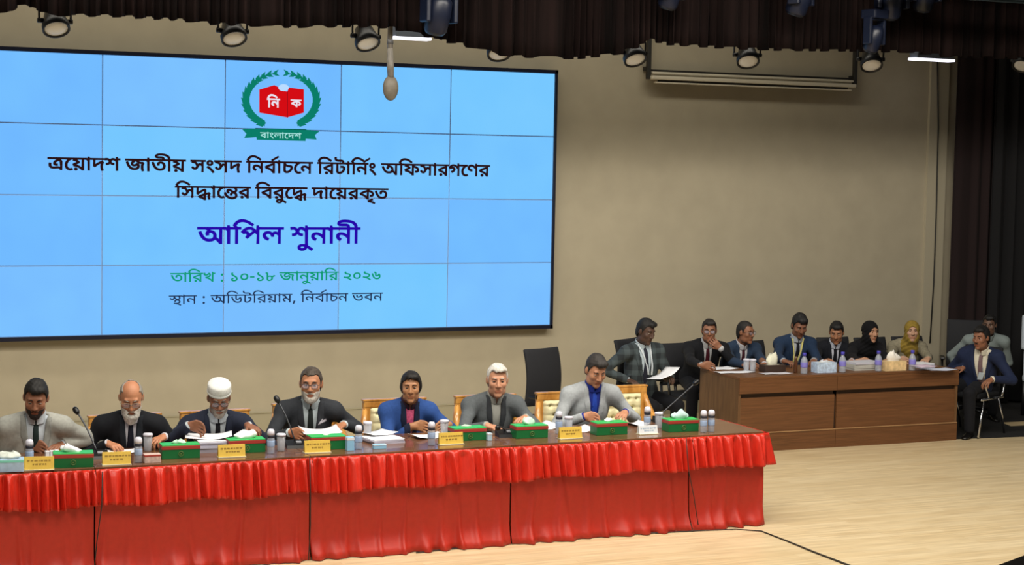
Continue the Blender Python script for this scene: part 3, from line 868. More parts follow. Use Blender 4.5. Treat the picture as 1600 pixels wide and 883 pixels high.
# moving heads in front of the valance
def moving_head():
    root = empty('moving_head_light', (0, 0, 0), 'x', 'stage light', 'dark moving head lights in front of the valance')
    mm = mat('moving_head_plastic', '#10172a', 0.4)
    mb = MB()
    mb.box((0, 0, 0.30), (0.30, 0.24, 0.12), bev=0.02)
    mb.build('base', mm, root)
    mb = MB()
    for s in (-1, 1):
        mb.box((s * 0.145, 0, 0.08), (0.045, 0.13, 0.36), bev=0.015)
    mb.box((0, 0, 0.235), (0.30, 0.13, 0.03), bev=0.006)
    mb.build('yoke', mm, root)
    mb = MB()
    mb.lathe([(0.0, -0.20), (0.085, -0.20), (0.105, -0.17), (0.112, -0.02), (0.10, 0.10), (0.06, 0.15), (0, 0.16)], rot=rx(0.35), n=20)
    mb.build('head', mm, root)
    mb = MB()
    mb.lathe([(0.0, -0.212), (0.078, -0.206), (0.082, -0.198), (0.0, -0.198)], rot=rx(0.35), n=20)
    mb.build('lens', mat('moving_head_lens', '#3a4658', 0.15), root)
    return root


proto = moving_head()
for i, (px, py, sc_, rzz, lb_) in enumerate([
        (686, 18, 1.0, 0.2, 'dark moving head light in front of the valance above the screen'),
        (1050, -16, 0.9, 0.4, 'dark moving head light at the top edge, above the left end of the projection housing'),
        (1252, -8, 1.0, 0.5, 'dark moving head light at the top edge, above the middle of the projection housing'),
        (1394, -2, 1.0, -0.3, 'upper of the two dark moving head lights above the right end of the projection housing'),
        (1366, 58, 0.75, 0.3, 'lower dark moving head light hanging just above a round spotlight'),
        (1446, -12, 0.95, -0.2, 'dark moving head light at the top edge, left of the blue truss beam')]):
    p = A(px, py, y=-3.15)
    o = place(proto, i, p, rzz, lb_)
    o.scale = (sc_,) * 3
mb = MB()
a, b = A(1448, -14, y=-3.7), A(1660, -1, y=-3.7)
for dy in (0, 0.25):
    for dz in (0.0, 0.25):
        mb.tube([(a[0] - 0.5, -3.7 + dy, a[2] + dz), (a[0] + 4.0, -3.7 + dy, a[2] + dz)], 0.03, 8)
mb.box((a[0] + 1.75, -3.72, a[2] + 0.06), (4.4, 0.02, 0.14))
k = 0
for i in range(12):
    x = a[0] - 0.4 + i * 0.36
    mb.tube([(x, -3.7, a[2]), (x + 0.18, -3.7, a[2] + 0.25), (x + 0.36, -3.7, a[2])], 0.012, 6)
tag(mb.build('lighting_truss', mat('truss_blue', '#22343e', 0.5)), 'dark blue truss beam along the top right corner', 'truss')

# hanging microphone like a spoon
mp_ = A(610, 157, y=-2.4)
root = empty('hanging_microphone', mp_, 'pale spoon-shaped microphone hanging in front of the screen on a thick stem', 'microphone')
mcm = mat('hanging_mic_grey', '#6b6458', 0.5, noise=0.2, nscale=20)
mb = MB()
mb.ball((0, 0, 0.115), (0.076, 0.05, 0.118), 16)
mb.build('capsule', mcm, root)
mb = MB()
mb.tube([(0, 0, 0.21), (-0.005, 0, 0.32), (-0.012, 0.0, 0.48)], [0.03, 0.034, 0.026], 12)
mb.tube([(-0.012, 0, 0.48), (-0.012, 0, 0.72), (-0.012, 0, 1.4)], [0.026, 0.024, 0.02], 12)
mb.build('stem', mat('hanging_mic_stem', '#77726a', 0.4, noise=0.35, nscale=10), root)
mb = MB()
mb.tube([(-0.012, 0, 0.52), (-0.012, 0, 0.56)], 0.031, 12)
mb.build('collar', mat('hanging_mic_collar', '#5b5b5c', 0.4), root)

# bright lamps near the wall
def batten(px0, px1, py, y, label):
    a, b = A(px0, py, y=y), A(px1, py, y=y)
    L = b[0] - a[0]
    root = empty('batten_light', ((a[0] + b[0]) / 2, y, a[2]), label, 'ceiling light', 'bright white lamps under the valance')
    mb = MB()
    mb.box((0, 0, 0.085), (L * 0.9, 0.16, 0.13), bev=0.01)
    mb.tube([(-L * 0.3, 0, 0.15), (-L * 0.3, 0, 1.9)], 0.012, 6)
    mb.tube([(L * 0.3, 0, 0.15), (L * 0.3, 0, 1.9)], 0.012, 6)
    mb.build('housing', mat('batten_grey', '#5d6570', 0.5), root)
    mb = MB()
    mb.box((0, 0, 0.008), (L, 0.13, 0.028), bev=0.006)
    mb.build('tube_diffuser', emat('batten_white', '#f6f4ff', 2.2), root)


batten(612, 671, 60, -0.9, 'bright white lamp under the valance beside the spoon-shaped microphone')
batten(1424, 1487, 93, -0.7, 'bright white lamp under the valance at the right end of the beige wall')

# projection screen housing on the wall
pa, pb = A(1016, 121, y=-0.12), A(1335, 134, y=-0.12)
pc = ((pa[0] + pb[0]) / 2, -0.12, pa[2])
root = empty('projection_screen', pc, 'long white roll-up projection screen housing on wall brackets under the right valance', 'projection screen')
L = pb[0] - pa[0]
wm = mat('housing_white', '#cfc7b2', 0.5)
mb = MB()
mb.box((0, 0, 0.0), (L, 0.10, 0.045), bev=0.012)
mb.box((0, 0.02, 0.055), (L * 0.985, 0.07, 0.025), bev=0.008)
mb.build('housing', wm, root)
mb = MB()
mb.box((0, 0.0, -0.034), (L * 0.92, 0.06, 0.022), bev=0.004)
mb.build('slot', mat('slot_black', '#1d1a17', 0.7), root)
mb = MB()
mb.box((0.0, -0.005, -0.055), (L * 0.96, 0.05, 0.016), bev=0.005)
mb.build('bottom_bar', wm, root)
mb = MB()
mb.box((0, 0.05, 0.085), (L * 0.98, 0.03, 0.02))
mb.build('rail', mat('slot_black', '#1d1a17', 0.7), root)
for s in (-1, 1):
    mb = MB()
    mb.box((s * L * 0.505, 0.02, 0.27), (0.045, 0.05, 0.58), bev=0.006)
    mb.box((s * L * 0.505, 0.07, 0.50), (0.045, 0.10, 0.05), bev=0.006)
    mb.box((s * L * 0.505, 0.07, 0.10), (0.045, 0.10, 0.05), bev=0.006)
    mb.build('bracket', mat('bracket_dark', '#25231f', 0.6), root)

# black sheet added for the floor shade in the wing, with a notch of bare floor
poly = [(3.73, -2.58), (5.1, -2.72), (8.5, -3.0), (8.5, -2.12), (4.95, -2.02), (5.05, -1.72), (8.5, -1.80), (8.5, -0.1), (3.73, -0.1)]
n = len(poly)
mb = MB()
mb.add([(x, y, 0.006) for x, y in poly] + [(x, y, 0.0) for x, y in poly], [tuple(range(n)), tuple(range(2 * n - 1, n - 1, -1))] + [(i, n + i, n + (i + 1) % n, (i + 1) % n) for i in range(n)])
tag(mb.build('floor_shade', mat('floor_shade_black', '#0c0c0e', 0.95, bump=0.2)), 'black sheet for shade on the floor under the chrome-framed chair and behind the brown desk', 'floor_shade')
# ------------------------------------------------------------------ the long red-skirted tables
TYF = -5.70      # front edge of the tops
TYB = -4.93
TZ = 0.76
top_m = wood_mat('table_veneer', '#5e3a26', '#83593b', 0.22, (1.0, 10, 10), coat=0.35)
red_frill = mat('red_satin', '#c82c1c', 0.36, noise=0.10, nscale=26, spec=0.45, bump=0.35, stretch=(1.6, 1, 0.35))
red_skirt = mat('red_skirt_cloth', '#b52a1a', 0.5, noise=0.05, nscale=30)
breaks = [-9.3, -7.70, -6.13, -4.58, -2.98, -1.42, -0.72]
NF = np.random.default_rng(21)
FX = np.arange(-9.4, -0.5, 0.004)
ctrl = np.arange(-9.6, -0.3, 0.037)
ph_f = np.cumsum(0.004 * 2 * math.pi / 0.078 * (1 + 0.70 * np.interp(FX, ctrl, NF.uniform(-1, 1, len(ctrl)))))
ctrl2 = np.arange(-9.6, -0.3, 0.07)
am_f = 0.020 + 0.032 * np.interp(FX, ctrl2, NF.uniform(0, 1, len(ctrl2)))
# soft folds of the lower cloth: cones that widen to the hem
folds = [(x, NF.uniform(0.020, 0.045), NF.uniform(0.012, 0.042), NF.uniform(-0.09, 0.09), NF.uniform(0.15, 0.5)) for x in np.arange(-9.3, -0.75, 0.155) + NF.uniform(-0.05, 0.05, len(np.arange(-9.3, -0.75, 0.155)))]


def frill_pts(xs, side=False):
    nv = 12
    P = np.zeros((len(xs), nv, 3))
    ph = np.interp(xs, FX, ph_f)
    am = np.interp(xs, FX, am_f)
    bl = 0.50 + 0.012 * np.sin(xs * 9.0) + 0.006 * np.sin(ph)
    for j in range(nv):
        t = j / (nv - 1)                    # 0 top, 1 hem
        g = min(1.0, t / 0.18)
        flare = 0.030 + 0.050 * t ** 0.9
        sq = np.tanh(1.9 * np.sin(ph + 0.5 * np.sin(ph * 0.37) * t)) / 0.95
        w = am * (0.45 + 0.55 * t) * g * (sq + 0.30 * np.sin(2 * ph + 1.0) * (1 - t) + 0.22 * np.sin(3.1 * ph) * (1 - 0.6 * t))
        P[:, j, 0] = xs + 0.010 * np.sin(2 * ph) * t
        P[:, j, 1] = TYF - 0.006 - flare - w
        P[:, j, 2] = 0.752 * (1 - t) + bl * t
    return P


def skirt_pts(xs):
    nv = 16
    P = np.zeros((len(xs), nv, 3))
    for j in range(nv):
        t = j / (nv - 1)
        z = 0.70 * (1 - t) + 0.006
        off = 0.004 + 0.075 * (max(0, t - 0.78) / 0.22) ** 1.5 * (0.8 + 0.35 * np.sin(xs * 23 + 3 * np.sin(xs * 7)))
        w = np.zeros(len(xs))
        for fx, fw, fa, lean, t0 in folds:
            if t > t0:
                q = (t - t0) / (1 - t0)
                w += fa * q ** 1.1 * np.exp(-((xs - fx - lean * (1 - t)) / (fw * (0.35 + 0.65 * q))) ** 2)
        P[:, j, 0] = xs
        P[:, j, 1] = TYF - off - w
        P[:, j, 2] = z
    return P


where = ['at the far left, behind the first yellow name plate', 'in front of the man in the light grey suit', 'in front of the white-bearded man and the man in the white cap',
         'in front of the bespectacled man with the grey beard', 'in front of the woman in the blue jacket and the white-haired man', 'short end table under the last green tissue box']
where = {1: 'red-skirted brown table at the left edge, before the man in the light grey suit', 2: 'red-skirted brown table before the white-bearded man and the man in the white cap',
         3: 'red-skirted brown table before the bespectacled man and the woman in the blue jacket', 4: 'red-skirted brown table before the white-haired man and the man looking down in pale grey',
         5: 'short red-skirted brown end table at the right end of the long row'}
for i in range(1, 6):
    x0, x1 = breaks[i], breaks[i + 1]
    root = empty('conference_table', ((x0 + x1) / 2, (TYF + TYB) / 2, 0), where[i], 'table', 'red-skirted tables in one long row')
    bx, by = (x0 + x1) / 2, (TYF + TYB) / 2
    wid = x1 - x0
    mb = MB()
    mb.box((0, 0, TZ - 0.014), (wid - 0.004, TYB - TYF, 0.028), bev=0.004)
    mb.build('tabletop', top_m, root)
    mb = MB()
    mb.box((0, TYF - by + 0.03, 0.39), (wid - 0.05, 0.018, 0.68))
    mb.build('front_panel', top_m, root)
    for s in (-1, 1):
        mb = MB()
        mb.box((s * (wid / 2 - 0.03), 0.02, 0.366), (0.03, TYB - TYF - 0.10, 0.732))
        mb.build('side_panel', top_m, root)
    xs = np.arange(x0 + 0.003, x1 - 0.002, 0.010)
    if i == 5:
        xs = np.append(xs, x1)
    P = skirt_pts(xs) - np.array((bx, by, 0))
    mb = MB()
    mb.grid(P)
    if i == 5:
        E_ = P[-1]
        Q = np.stack([E_, E_ + np.array((0.008, 0.02, 0)), E_ * np.array((1, 0, 1)) + np.array((0.008, TYB - by, 0))], 0)
        mb.grid(Q)
    o = mb.build('skirt', red_skirt, root)
    o.modifiers.new('thickness', 'SOLIDIFY').thickness = 0.002
    xs = np.arange(x0 + 0.002, x1 - 0.001, 0.004)
    mb = MB()
    P = frill_pts(xs) - np.array((bx, by, 0))
    if i == 5:      # the frill turns the corner and hangs out over the end
        ys = np.arange(0, TYB - TYF, 0.006)
        ext = frill_pts(-3.0 + ys) - np.array((0, TYF, 0))
        Q = np.zeros_like(ext)
        Q[:, :, 0] = x1 - bx - ext[:, :, 1] + 0.008 * 0
        Q[:, :, 1] = TYF - by + ys[:, None] + 0.0
        Q[:, :, 2] = ext[:, :, 2]
        k = 7
        C = np.zeros((k, P.shape[1], 3))
        e0 = P[-1]
        e1 = Q[4]
        for a_ in range(k):
            s = (a_ + 1) / (k + 1)
            bul = 0.35 * math.sin(math.pi * s)
            C[a_] = e0 * (1 - s) + e1 * s
            out = np.linalg.norm(e1 - e0, axis=1) * bul
            C[a_][:, 0] += out * 0.7
            C[a_][:, 1] -= out * 0.7
        P = np.concatenate([P, C, Q[4:]], 0)
    mb.grid(P)
    o = mb.build('frill', red_frill, root)
    o.modifiers.new('thickness', 'SOLIDIFY').thickness = 0.0015

# cables
cb = mat('cable_black', '#22221f', 0.6)
mb = MB()
pts = [A(px, py, z=0.007) for px, py in ((650, 864), (700, 858), (850, 843), (980, 835), (1090, 829.5), (1150, 827), (1190, 830), (1230, 845.5), (1270, 862), (1330, 885), (1400, 912))]
fine = []
for a, b in zip(pts[:-1], pts[1:]):
    for t in np.linspace(0, 1, 5)[:-1]:
        fine.append(a * (1 - t) + b * t)
mb.tube(fine + [pts[-1]], [0.004] * 20 + list(np.linspace(0.004, 0.010, len(fine) + 1 - 20)), 6)
tag(mb.build('floor_cable', cb), 'black cable running along the red skirt and curving over the pale floor', 'cable')
for i, (pp, lb_) in enumerate([(((1072, 684), (1076, 735), (1084, 775), (1091, 820)), 'thin dark cable hanging down the red skirt near the right end of the table'),
                               (((160, 737), (159, 790), (152, 842), (146, 900)), 'thin dark cable down the red skirt below the white-bearded man'),
                               (((484, 714), (485, 770), (485, 820), (482, 884)), 'thin dark cable down the red skirt below the bespectacled man')]):
    mb = MB()
    pts = [A(px, py, y=TYF - (0.125 if k_ in (0, 1) else 0.075)) for k_, (px, py) in enumerate(pp)]
    for p in pts:
        p[2] = max(p[2], 0.012)
    mb.tube(pts, 0.004, 6)
    tag(mb.build('hanging_cable', cb), lb_, 'cable', 'cables hanging down the red skirt')

# ------------------------------------------------------------------ the brown desk on the right
dk1 = wood_mat('desk_laminate', '#5d3b20', '#714a2b', 0.45, (1.0, 26, 26), seed=2.0)
dk2 = wood_mat('desk_side', '#5c4026', '#735334', 0.5, (9, 9, 1.0), seed=4.0)
dk3 = mat('desk_groove', '#382413', 0.6)
FLc, FRc = np.array((0.943, -2.60)), np.array((3.70, -2.64))
desk = empty('long_desk', (2.3, -2.25, 0), 'long brown panelled desk on the right side of the stage', 'desk')
dx0, dx1 = 0.943 - 2.3, 3.70 - 2.3
dy0, dy1 = -2.63 + 2.25, -1.84 + 2.25
mb = MB()
mb.box(((dx0 + dx1) / 2, (dy0 + dy1) / 2, 0.757), (dx1 - dx0, dy1 - dy0, 0.028), bev=0.004)
mb.build('desktop', dk1, desk)
xm = 2.13 - 2.3
for (a, b) in ((dx0, xm), (xm, dx1)):
    mb = MB()
    mb.box(((a + b) / 2, dy0 + 0.012, 0.672), (b - a - 0.004, 0.024, 0.142))
    mb.build('apron_board', dk1, desk)
    mb = MB()
    mb.box(((a + b) / 2, dy0 + 0.034, 0.375), (b - a - 0.03, 0.02, 0.36))
    mb.build('front_panel', dk1, desk)
    mb = MB()
    mb.box(((a + b) / 2, dy0 + 0.020, 0.095), (b - a - 0.003, 0.03, 0.19))
    mb.build('plinth', dk1, desk)
mb = MB()
mb.box(((dx0 + dx1) / 2, dy0 + 0.07, 0.57), (dx1 - dx0 - 0.06, 0.05, 0.08))
mb.box((xm, dy0 + 0.06, 0.38), (0.04, 0.03, 0.42))
mb.build('groove', dk3, desk)
mb = MB()
mb.box(((dx0 + dx1) / 2, dy0 + 0.012, 0.193), (dx1 - dx0 - 0.01, 0.03, 0.007))
mb.build('edge_strip', mat('desk_strip', '#a9835a', 0.4), desk)
for s, x in ((-1, dx0 + 0.015), (1, dx1 - 0.015)):
    mb = MB()
    mb.box((x, (dy0 + dy1) / 2 + 0.008, 0.372), (0.03, dy1 - dy0 - 0.02, 0.742))
    mb.build('side_panel', dk2, desk)

# ------------------------------------------------------------------ carved armchairs at the long table
oak = wood_mat('chair_oak', '#a8702c', '#cf964a', 0.35, (8, 8, 2), coat=0.3)
cream = mat('tufted_cream', '#d8d0a6', 0.6, noise=0.05, nscale=20)


def armchair():
    """faces -y, back panel at y = 0"""
    root = empty('armchair', (0, 0, 0), 'x', 'chair', 'wooden armchairs with cream tufted backs at the long table')
    hw = 0.275
    mb = MB()
    for s in (-1, 1):
        mb.box((s * (hw - 0.03), 0.0, 0.645), (0.06, 0.05, 0.55), bev=0.010)
    mb.box((0, 0, 0.895), (2 * hw, 0.055, 0.06), bev=0.012)
    mb.box((0, 0, 0.928), (2 * hw + 0.012, 0.06, 0.018), bev=0.006)
    mb.box((0, 0, 0.42), (2 * hw, 0.05, 0.07), bev=0.01)
    mb.build('back_frame', oak, root)
    # tufted pad
    nx, nz = 41, 41
    xs = np.linspace(-hw + 0.058, hw - 0.058, nx)
    zs = np.linspace(0.455, 0.868, nz)
    Pn = np.zeros((nx, nz, 3))
    btn = [(-0.16 + 0.08 * k + (0.04 if r % 2 else 0), 0.50 + 0.080 * r) for r in range(5) for k in range(5) if -0.2 < -0.16 + 0.08 * k + (0.04 if r % 2 else 0) < 0.2]
    for i, x in enumerate(xs):
        for j, z in enumerate(zs):
            ex = min(1, min(x - xs[0], xs[-1] - x) / 0.03)
            ez = min(1, min(z - zs[0], zs[-1] - z) / 0.03)
            d = 0.045 * math.sqrt(max(0, ex * ez))
            for bx_, bz_ in btn:
                d -= 0.026 * math.exp(-((x - bx_) ** 2 + (z - bz_) ** 2) / 0.00035)
            d -= 0.007 * math.exp(-(((z - 0.50 + 0.04) % 0.080 - 0.04) / 0.009) ** 2)
            Pn[i, j] = (x, -0.012 - d, z)
    mb = MB()
    mb.grid(Pn)
    pad = mb.build('back_pad', cream, root)
    mb = MB()
    for bx_, bz_ in btn:
        mb.ball((bx_, -0.032, bz_), (0.009, 0.006, 0.009), 8)
    mb.build('pad_button', mat('tuft_button', '#8f865c', 0.6), pad)
    mb = MB()
    mb.box((0, 0.016, 0.68), (2 * hw - 0.1, 0.012, 0.46))
    mb.build('back_board', oak, root)
    mb = MB()
    mb.box((0, -0.27, 0.40), (2 * hw - 0.03, 0.50, 0.10), bev=0.035)
    mb.build('seat_cushion', cream, root)
    mb = MB()
    mb.box((0, -0.26, 0.33), (2 * hw, 0.52, 0.06), bev=0.01)
    mb.build('seat_frame', oak, root)
    for s in (-1, 1):
        mb = MB()
        pts = [(s * (hw - 0.02), 0.0, 0.86), (s * (hw + 0.0), -0.035, 0.76), (s * (hw + 0.015), -0.09, 0.68), (s * (hw + 0.02), -0.18, 0.64), (s * (hw + 0.02), -0.32, 0.635), (s * (hw + 0.015), -0.45, 0.625), (s * (hw + 0.01), -0.475, 0.60)]
        mb.tube(pts, [0.024, 0.03, 0.033, 0.032, 0.03, 0.03, 0.022], 8)
        mb.tube([(s * (hw + 0.01), -0.43, 0.61), (s * (hw), -0.42, 0.5), (s * (hw - 0.01), -0.44, 0.36)], [0.026, 0.02, 0.026], 8)
        arm = mb.build('armrest', oak, root)
    for s in (-1, 1):
        for yy in (-0.48, -0.01):
            mb = MB()
            mb.tube([(s * (hw - 0.035), yy, 0.33), (s * (hw - 0.03), yy, 0.15), (s * (hw - 0.03), yy + (0.02 if yy > -0.2 else -0.02), 0.0)], [0.030, 0.022, 0.017], 8)
            mb.build('leg', oak, root)
    return root


proto = armchair()
# left edge of the back in the photo, depth of the back
seats = [(-16, 652, 'cream tufted wooden armchair behind the man in the light grey suit', -4.48), (138, 648, 'cream tufted wooden armchair behind the white-bearded man in the black suit', -4.46),
         (281, 642, 'cream tufted wooden armchair behind the man in the white cap', -4.44), (426, 630, 'cream tufted wooden armchair behind the bespectacled man with the grey beard', -4.24),
         (567, 622, 'cream tufted wooden armchair behind the woman in the blue jacket', -4.2), (711, 616, 'cream tufted wooden armchair behind the white-haired man', -4.2),
         (838, 612, 'cream tufted wooden armchair behind the man in pale grey looking down', -4.2), (924, 606, 'empty cream tufted wooden armchair at the right end of the long table', -3.98)]
chair_pos = []
for i, (px, py, lb_, yy) in enumerate(seats):
    p = A(px, py, y=yy)
    loc = (p[0] + 0.275, yy, 0)
    place(proto, i, loc, 0.0, lb_)
    chair_pos.append(loc)

# ------------------------------------------------------------------ black office chairs
bl_m = mat('black_mesh_fabric', '#15171d', 0.8, noise=0.1, nscale=80)
bl_p = mat('black_plastic', '#0e0f12', 0.4)


def office_chair():
    root = empty('office_chair', (0, 0, 0), 'x', 'chair', 'black office chairs on the right side of the stage')
    nx, nz = 13, 13
    Pn = np.zeros((nx, nz, 3))
    for i, x in enumerate(np.linspace(-0.235, 0.235, nx)):
        for j, z in enumerate(np.linspace(0.56, 1.12, nz)):
            Pn[i, j] = (x, -0.035 + 0.55 * x * x + 0.05 * ((z - 0.8) / 0.3) ** 2, z)
    mb = MB()
    mb.grid(Pn)
    o = mb.build('backrest', bl_m, root)
    so = o.modifiers.new('thickness', 'SOLIDIFY')
    so.thickness = 0.035
    bv = o.modifiers.new('soft', 'BEVEL')
    bv.width = 0.012
    bv.segments = 2
    mb = MB()
    mb.box((0, -0.25, 0.465), (0.49, 0.47, 0.075), bev=0.03)
    mb.build('seat', bl_m, root)
    mb = MB()
    mb.tube([(0, -0.15, 0.42), (0, 0.02, 0.42), (0, 0.05, 0.6), (0, 0.03, 0.8)], 0.02, 8)
    mb.build('back_support', bl_p, root)
    for s in (-1, 1):
        mb = MB()
        mb.tube([(s * 0.20, -0.22, 0.43), (s * 0.285, -0.22, 0.46), (s * 0.29, -0.2, 0.66)], 0.016, 8)
        mb.box((s * 0.29, -0.23, 0.68), (0.06, 0.26, 0.03), bev=0.012)
        mb.build('armrest', bl_p, root)
    mb = MB()
    mb.tube([(0, -0.24, 0.10), (0, -0.24, 0.43)], 0.026, 10)
    mb.build('gas_column', bl_p, root)
    mb = MB()
    for k in range(5):
        a = 2 * math.pi * k / 5 + 0.3
        mb.tube([(0, -0.24, 0.115), (0.28 * math.cos(a), -0.24 + 0.28 * math.sin(a), 0.075)], [0.024, 0.016], 8)
    base = mb.build('star_base', bl_p, root)
    for k in range(5):
        a = 2 * math.pi * k / 5 + 0.3
        c = np.array((0.28 * math.cos(a), -0.24 + 0.28 * math.sin(a), 0.028))
        mb = MB()
        for s in (-0.013, 0.013):
            mb.tube([c + np.array((s - 0.008, 0, 0)), c + np.array((s + 0.008, 0, 0))], 0.028, 12)
        mb.tube([c, c + np.array((0, 0, 0.05))], 0.008, 6)
        mb.build('caster', bl_p, base)
    return root


oproto = office_chair()
OFF = [((852, 546), -2.55, 0.35, 'empty black office chair standing behind the white-haired man'),
       ((986, 546), -1.92, 0.55, 'black office chair under the man in the plaid jacket'),
       ((1060, 546), -0.92, 0.15, 'black office chair under the man resting his chin on his hand'),
       ((1174, 548), -0.92, 0.15, 'black office chair under the bespectacled man turned to the right in navy'),
       ((1246, 548), -0.92, 0.10, 'black office chair under the man with the yellow lanyard'),
       ((1304, 549), -0.80, 0.0, 'black office chair under the man in black looking down at the desk'),
       ((1362, 552), -0.92, 0.0, 'black office chair under the woman in the black headscarf'),
       ((1420, 555), -0.92, 0.0, 'black office chair under the woman in the mustard headscarf')]
for i, (pp, yy, rr, lb_) in enumerate(OFF):
    p = A(pp[0], pp[1], y=yy)
    o = place(oproto, i, (p[0], yy, 0), rr, lb_)
    if yy > -1.5:
        o.scale = (0.95, 0.95, 0.84)

# chrome visitor chair, faces -x side
def visitor_chair(loc, rot):
    root = empty('visitor_chair', loc, 'black visitor chair with a bent chrome frame at the right end of the desk', 'chair', None, rot)
    ch = mat('chrome', '#c9cbcf', 0.18, 1.0)
    for s in (-1, 1):
        mb = MB()
        x = s * 0.27
        pts = [(x, 0.05, 0.64), (x, -0.10, 0.655), (x, -0.28, 0.65), (x, -0.335, 0.61), (x, -0.33, 0.54), (x, -0.27, 0.45), (x, -0.25, 0.41)]
        mb.tube(pts, 0.013, 8)
        mb.tube([(x, 0.05, 0.64), (x, 0.085, 0.58), (x, 0.06, 0.48), (x, 0.02, 0.43)], 0.013, 8)
        mb.tube([(x, -0.43, 0.42), (x, 0.06, 0.42)], 0.014, 8)
        mb.build('armrest_frame', ch, root)
        mb = MB()
        mb.tube([(x, -0.36, 0.42), (x, -0.42, 0.2), (x, -0.46, 0.02), (x, -0.44, 0.014), (x, -0.40, 0.013)], 0.013, 8)
        mb.build('front_leg', ch, root)
        mb = MB()
        mb.tube([(x, -0.05, 0.42), (x, 0.06, 0.2), (x, 0.12, 0.014)], 0.013, 8)
        mb.build('rear_leg', ch, root)
    mb = MB()
    mb.box((0, -0.20, 0.455), (0.48, 0.46, 0.055), bev=0.02)
    mb.build('seat', bl_m, root)
    mb = MB()
    mb.box((0, 0.07, 0.74), (0.46, 0.04, 0.44), rot=rx(-0.12), bev=0.018)
    mb.build('backrest', bl_m, root)
    return root


# ------------------------------------------------------------------ people
def smin(a, b, k):
    if k <= 0:
        return np.minimum(a, b)
    h = np.clip(0.5 + 0.5 * (b - a) / k, 0, 1)
    return b * (1 - h) + a * h - k * h * (1 - h)


def smax(a, b, k):
    return -smin(-a, -b, k)


class Vol:
    """a small distance field on a grid"""

    def __init__(self, lo, hi, h, far=0.06):
        self.lo = np.array(lo, float)
        self.h = h
        n = np.ceil((np.array(hi) - self.lo) / h).astype(int) + 1
        self.ax = [self.lo[i] + h * np.arange(n[i]) for i in range(3)]
        self.F = np.full(n, far, dtype=np.float32)

    def pts(self, sl=(slice(None),) * 3):
        return np.stack(np.meshgrid(self.ax[0][sl[0]], self.ax[1][sl[1]], self.ax[2][sl[2]], indexing='ij'), -1).astype(np.float32)

    def sub(self, lo, hi):
        s = []
        for i in range(3):
            a = int(np.floor((lo[i] - self.lo[i]) / self.h))
            b = int(np.ceil((hi[i] - self.lo[i]) / self.h)) + 1
            a, b = max(a, 0), min(b, self.F.shape[i])
            s.append(slice(a, max(a, b)))
        return tuple(s)

    def op(self, fn, lo, hi, k=0.0, mode='add', mg=0.07):
        s = self.sub(np.array(lo) - mg, np.array(hi) + mg)
        if any(q.stop <= q.start for q in s):
            return self
        d = fn(self.pts(s)).astype(np.float32)
        if mode == 'add':
            self.F[s] = smin(self.F[s], d, k)
        elif mode == 'sub':
            self.F[s] = smax(self.F[s], -d, k)
        return self

    def cone(self, a, b, ra, rb, k=0.0, mode='add', mg=0.07):
        a, b = np.array(a, float), np.array(b, float)
        r = max(ra, rb)
        return self.op(lambda P: f_cone(P, a, b, ra, rb), np.minimum(a, b) - r, np.maximum(a, b) + r, k, mode, mg)

    def ell(self, c, r, R=None, k=0.0, mode='add', mg=0.07):
        c = np.array(c, float)
        m = max(r)
        return self.op(lambda P: f_ell(P, c, r, R), c - m, c + m, k, mode, mg)


def f_cone(P, a, b, ra, rb):
    ba = b - a
    pa = P - a
    t = np.clip((pa @ ba) / (ba @ ba + 1e-12), 0, 1)
    d = np.linalg.norm(pa - t[..., None] * ba, axis=-1)
    return d - (ra + (rb - ra) * t)


def f_ell(P, c, r, R=None):
    q = P - c
    if R is not None:
        q = q @ np.array(R)
    r = np.array(r, float)
    k0 = np.linalg.norm(q / r, axis=-1)
    k1 = np.linalg.norm(q / (r * r), axis=-1) + 1e-9
    return k0 * (k0 - 1.0) / k1


def nets(F, lo, h):
    """surface of a distance field as quads"""
    F = F.copy()
    for ax in range(3):
        sl = [slice(None)] * 3
        for e in (0, -1):
            sl[ax] = e
            F[tuple(sl)] = np.maximum(F[tuple(sl)], h)
    s = F < 0
    c = np.zeros(tuple(n - 1 for n in F.shape), np.int8)
    for i in (0, 1):
        for j in (0, 1):
            for k in (0, 1):
                c += s[i:F.shape[0] - 1 + i, j:F.shape[1] - 1 + j, k:F.shape[2] - 1 + k]
    act = (c > 0) & (c < 8)
    ii = np.argwhere(act)
    idx = np.full(act.shape, -1, np.int32)
    idx[act] = np.arange(len(ii))
    acc = np.zeros((len(ii), 3))
    cnt = np.zeros(len(ii))
    for ax in range(3):
        o = [a for a in range(3) if a != ax]
        for u in (0, 1):
            for w in (0, 1):
                a = np.zeros(3, int)
                a[o[0]], a[o[1]] = u, w
                b = a.copy()
                b[ax] = 1
                fa = F[tuple((ii + a).T)]
                fb = F[tuple((ii + b).T)]
                m = (fa < 0) != (fb < 0)
                t = np.where(m, fa / np.where(m, fa - fb, 1), 0)
                acc[m] += a + t[m][:, None] * (b - a)
                cnt[m] += 1
    V = np.array(lo) + h * (ii + acc / cnt[:, None])
    Q = []
    for ax in range(3):
        o1, o2 = (ax + 1) % 3, (ax + 2) % 3
        sl0 = [slice(1, -1)] * 3
        sl1 = [slice(1, -1)] * 3
        sl0[ax], sl1[ax] = slice(0, -1), slice(1, None)
        a, b = s[tuple(sl0)], s[tuple(sl1)]
        L = np.argwhere(a != b)
        st = a[tuple(L.T)]
        off = np.array([1, 1, 1])
        off[ax] = 0
        L = L + off
        d1 = np.zeros(3, int)
        d1[o1] = 1
        d2 = np.zeros(3, int)
        d2[o2] = 1
        q = np.stack([idx[tuple((L - d1 - d2).T)], idx[tuple((L - d2).T)], idx[tuple(L.T)], idx[tuple((L - d1).T)]], 1)
        q[~st] = q[~st][:, ::-1]
        Q.append(q)
    return V, np.concatenate(Q, 0)


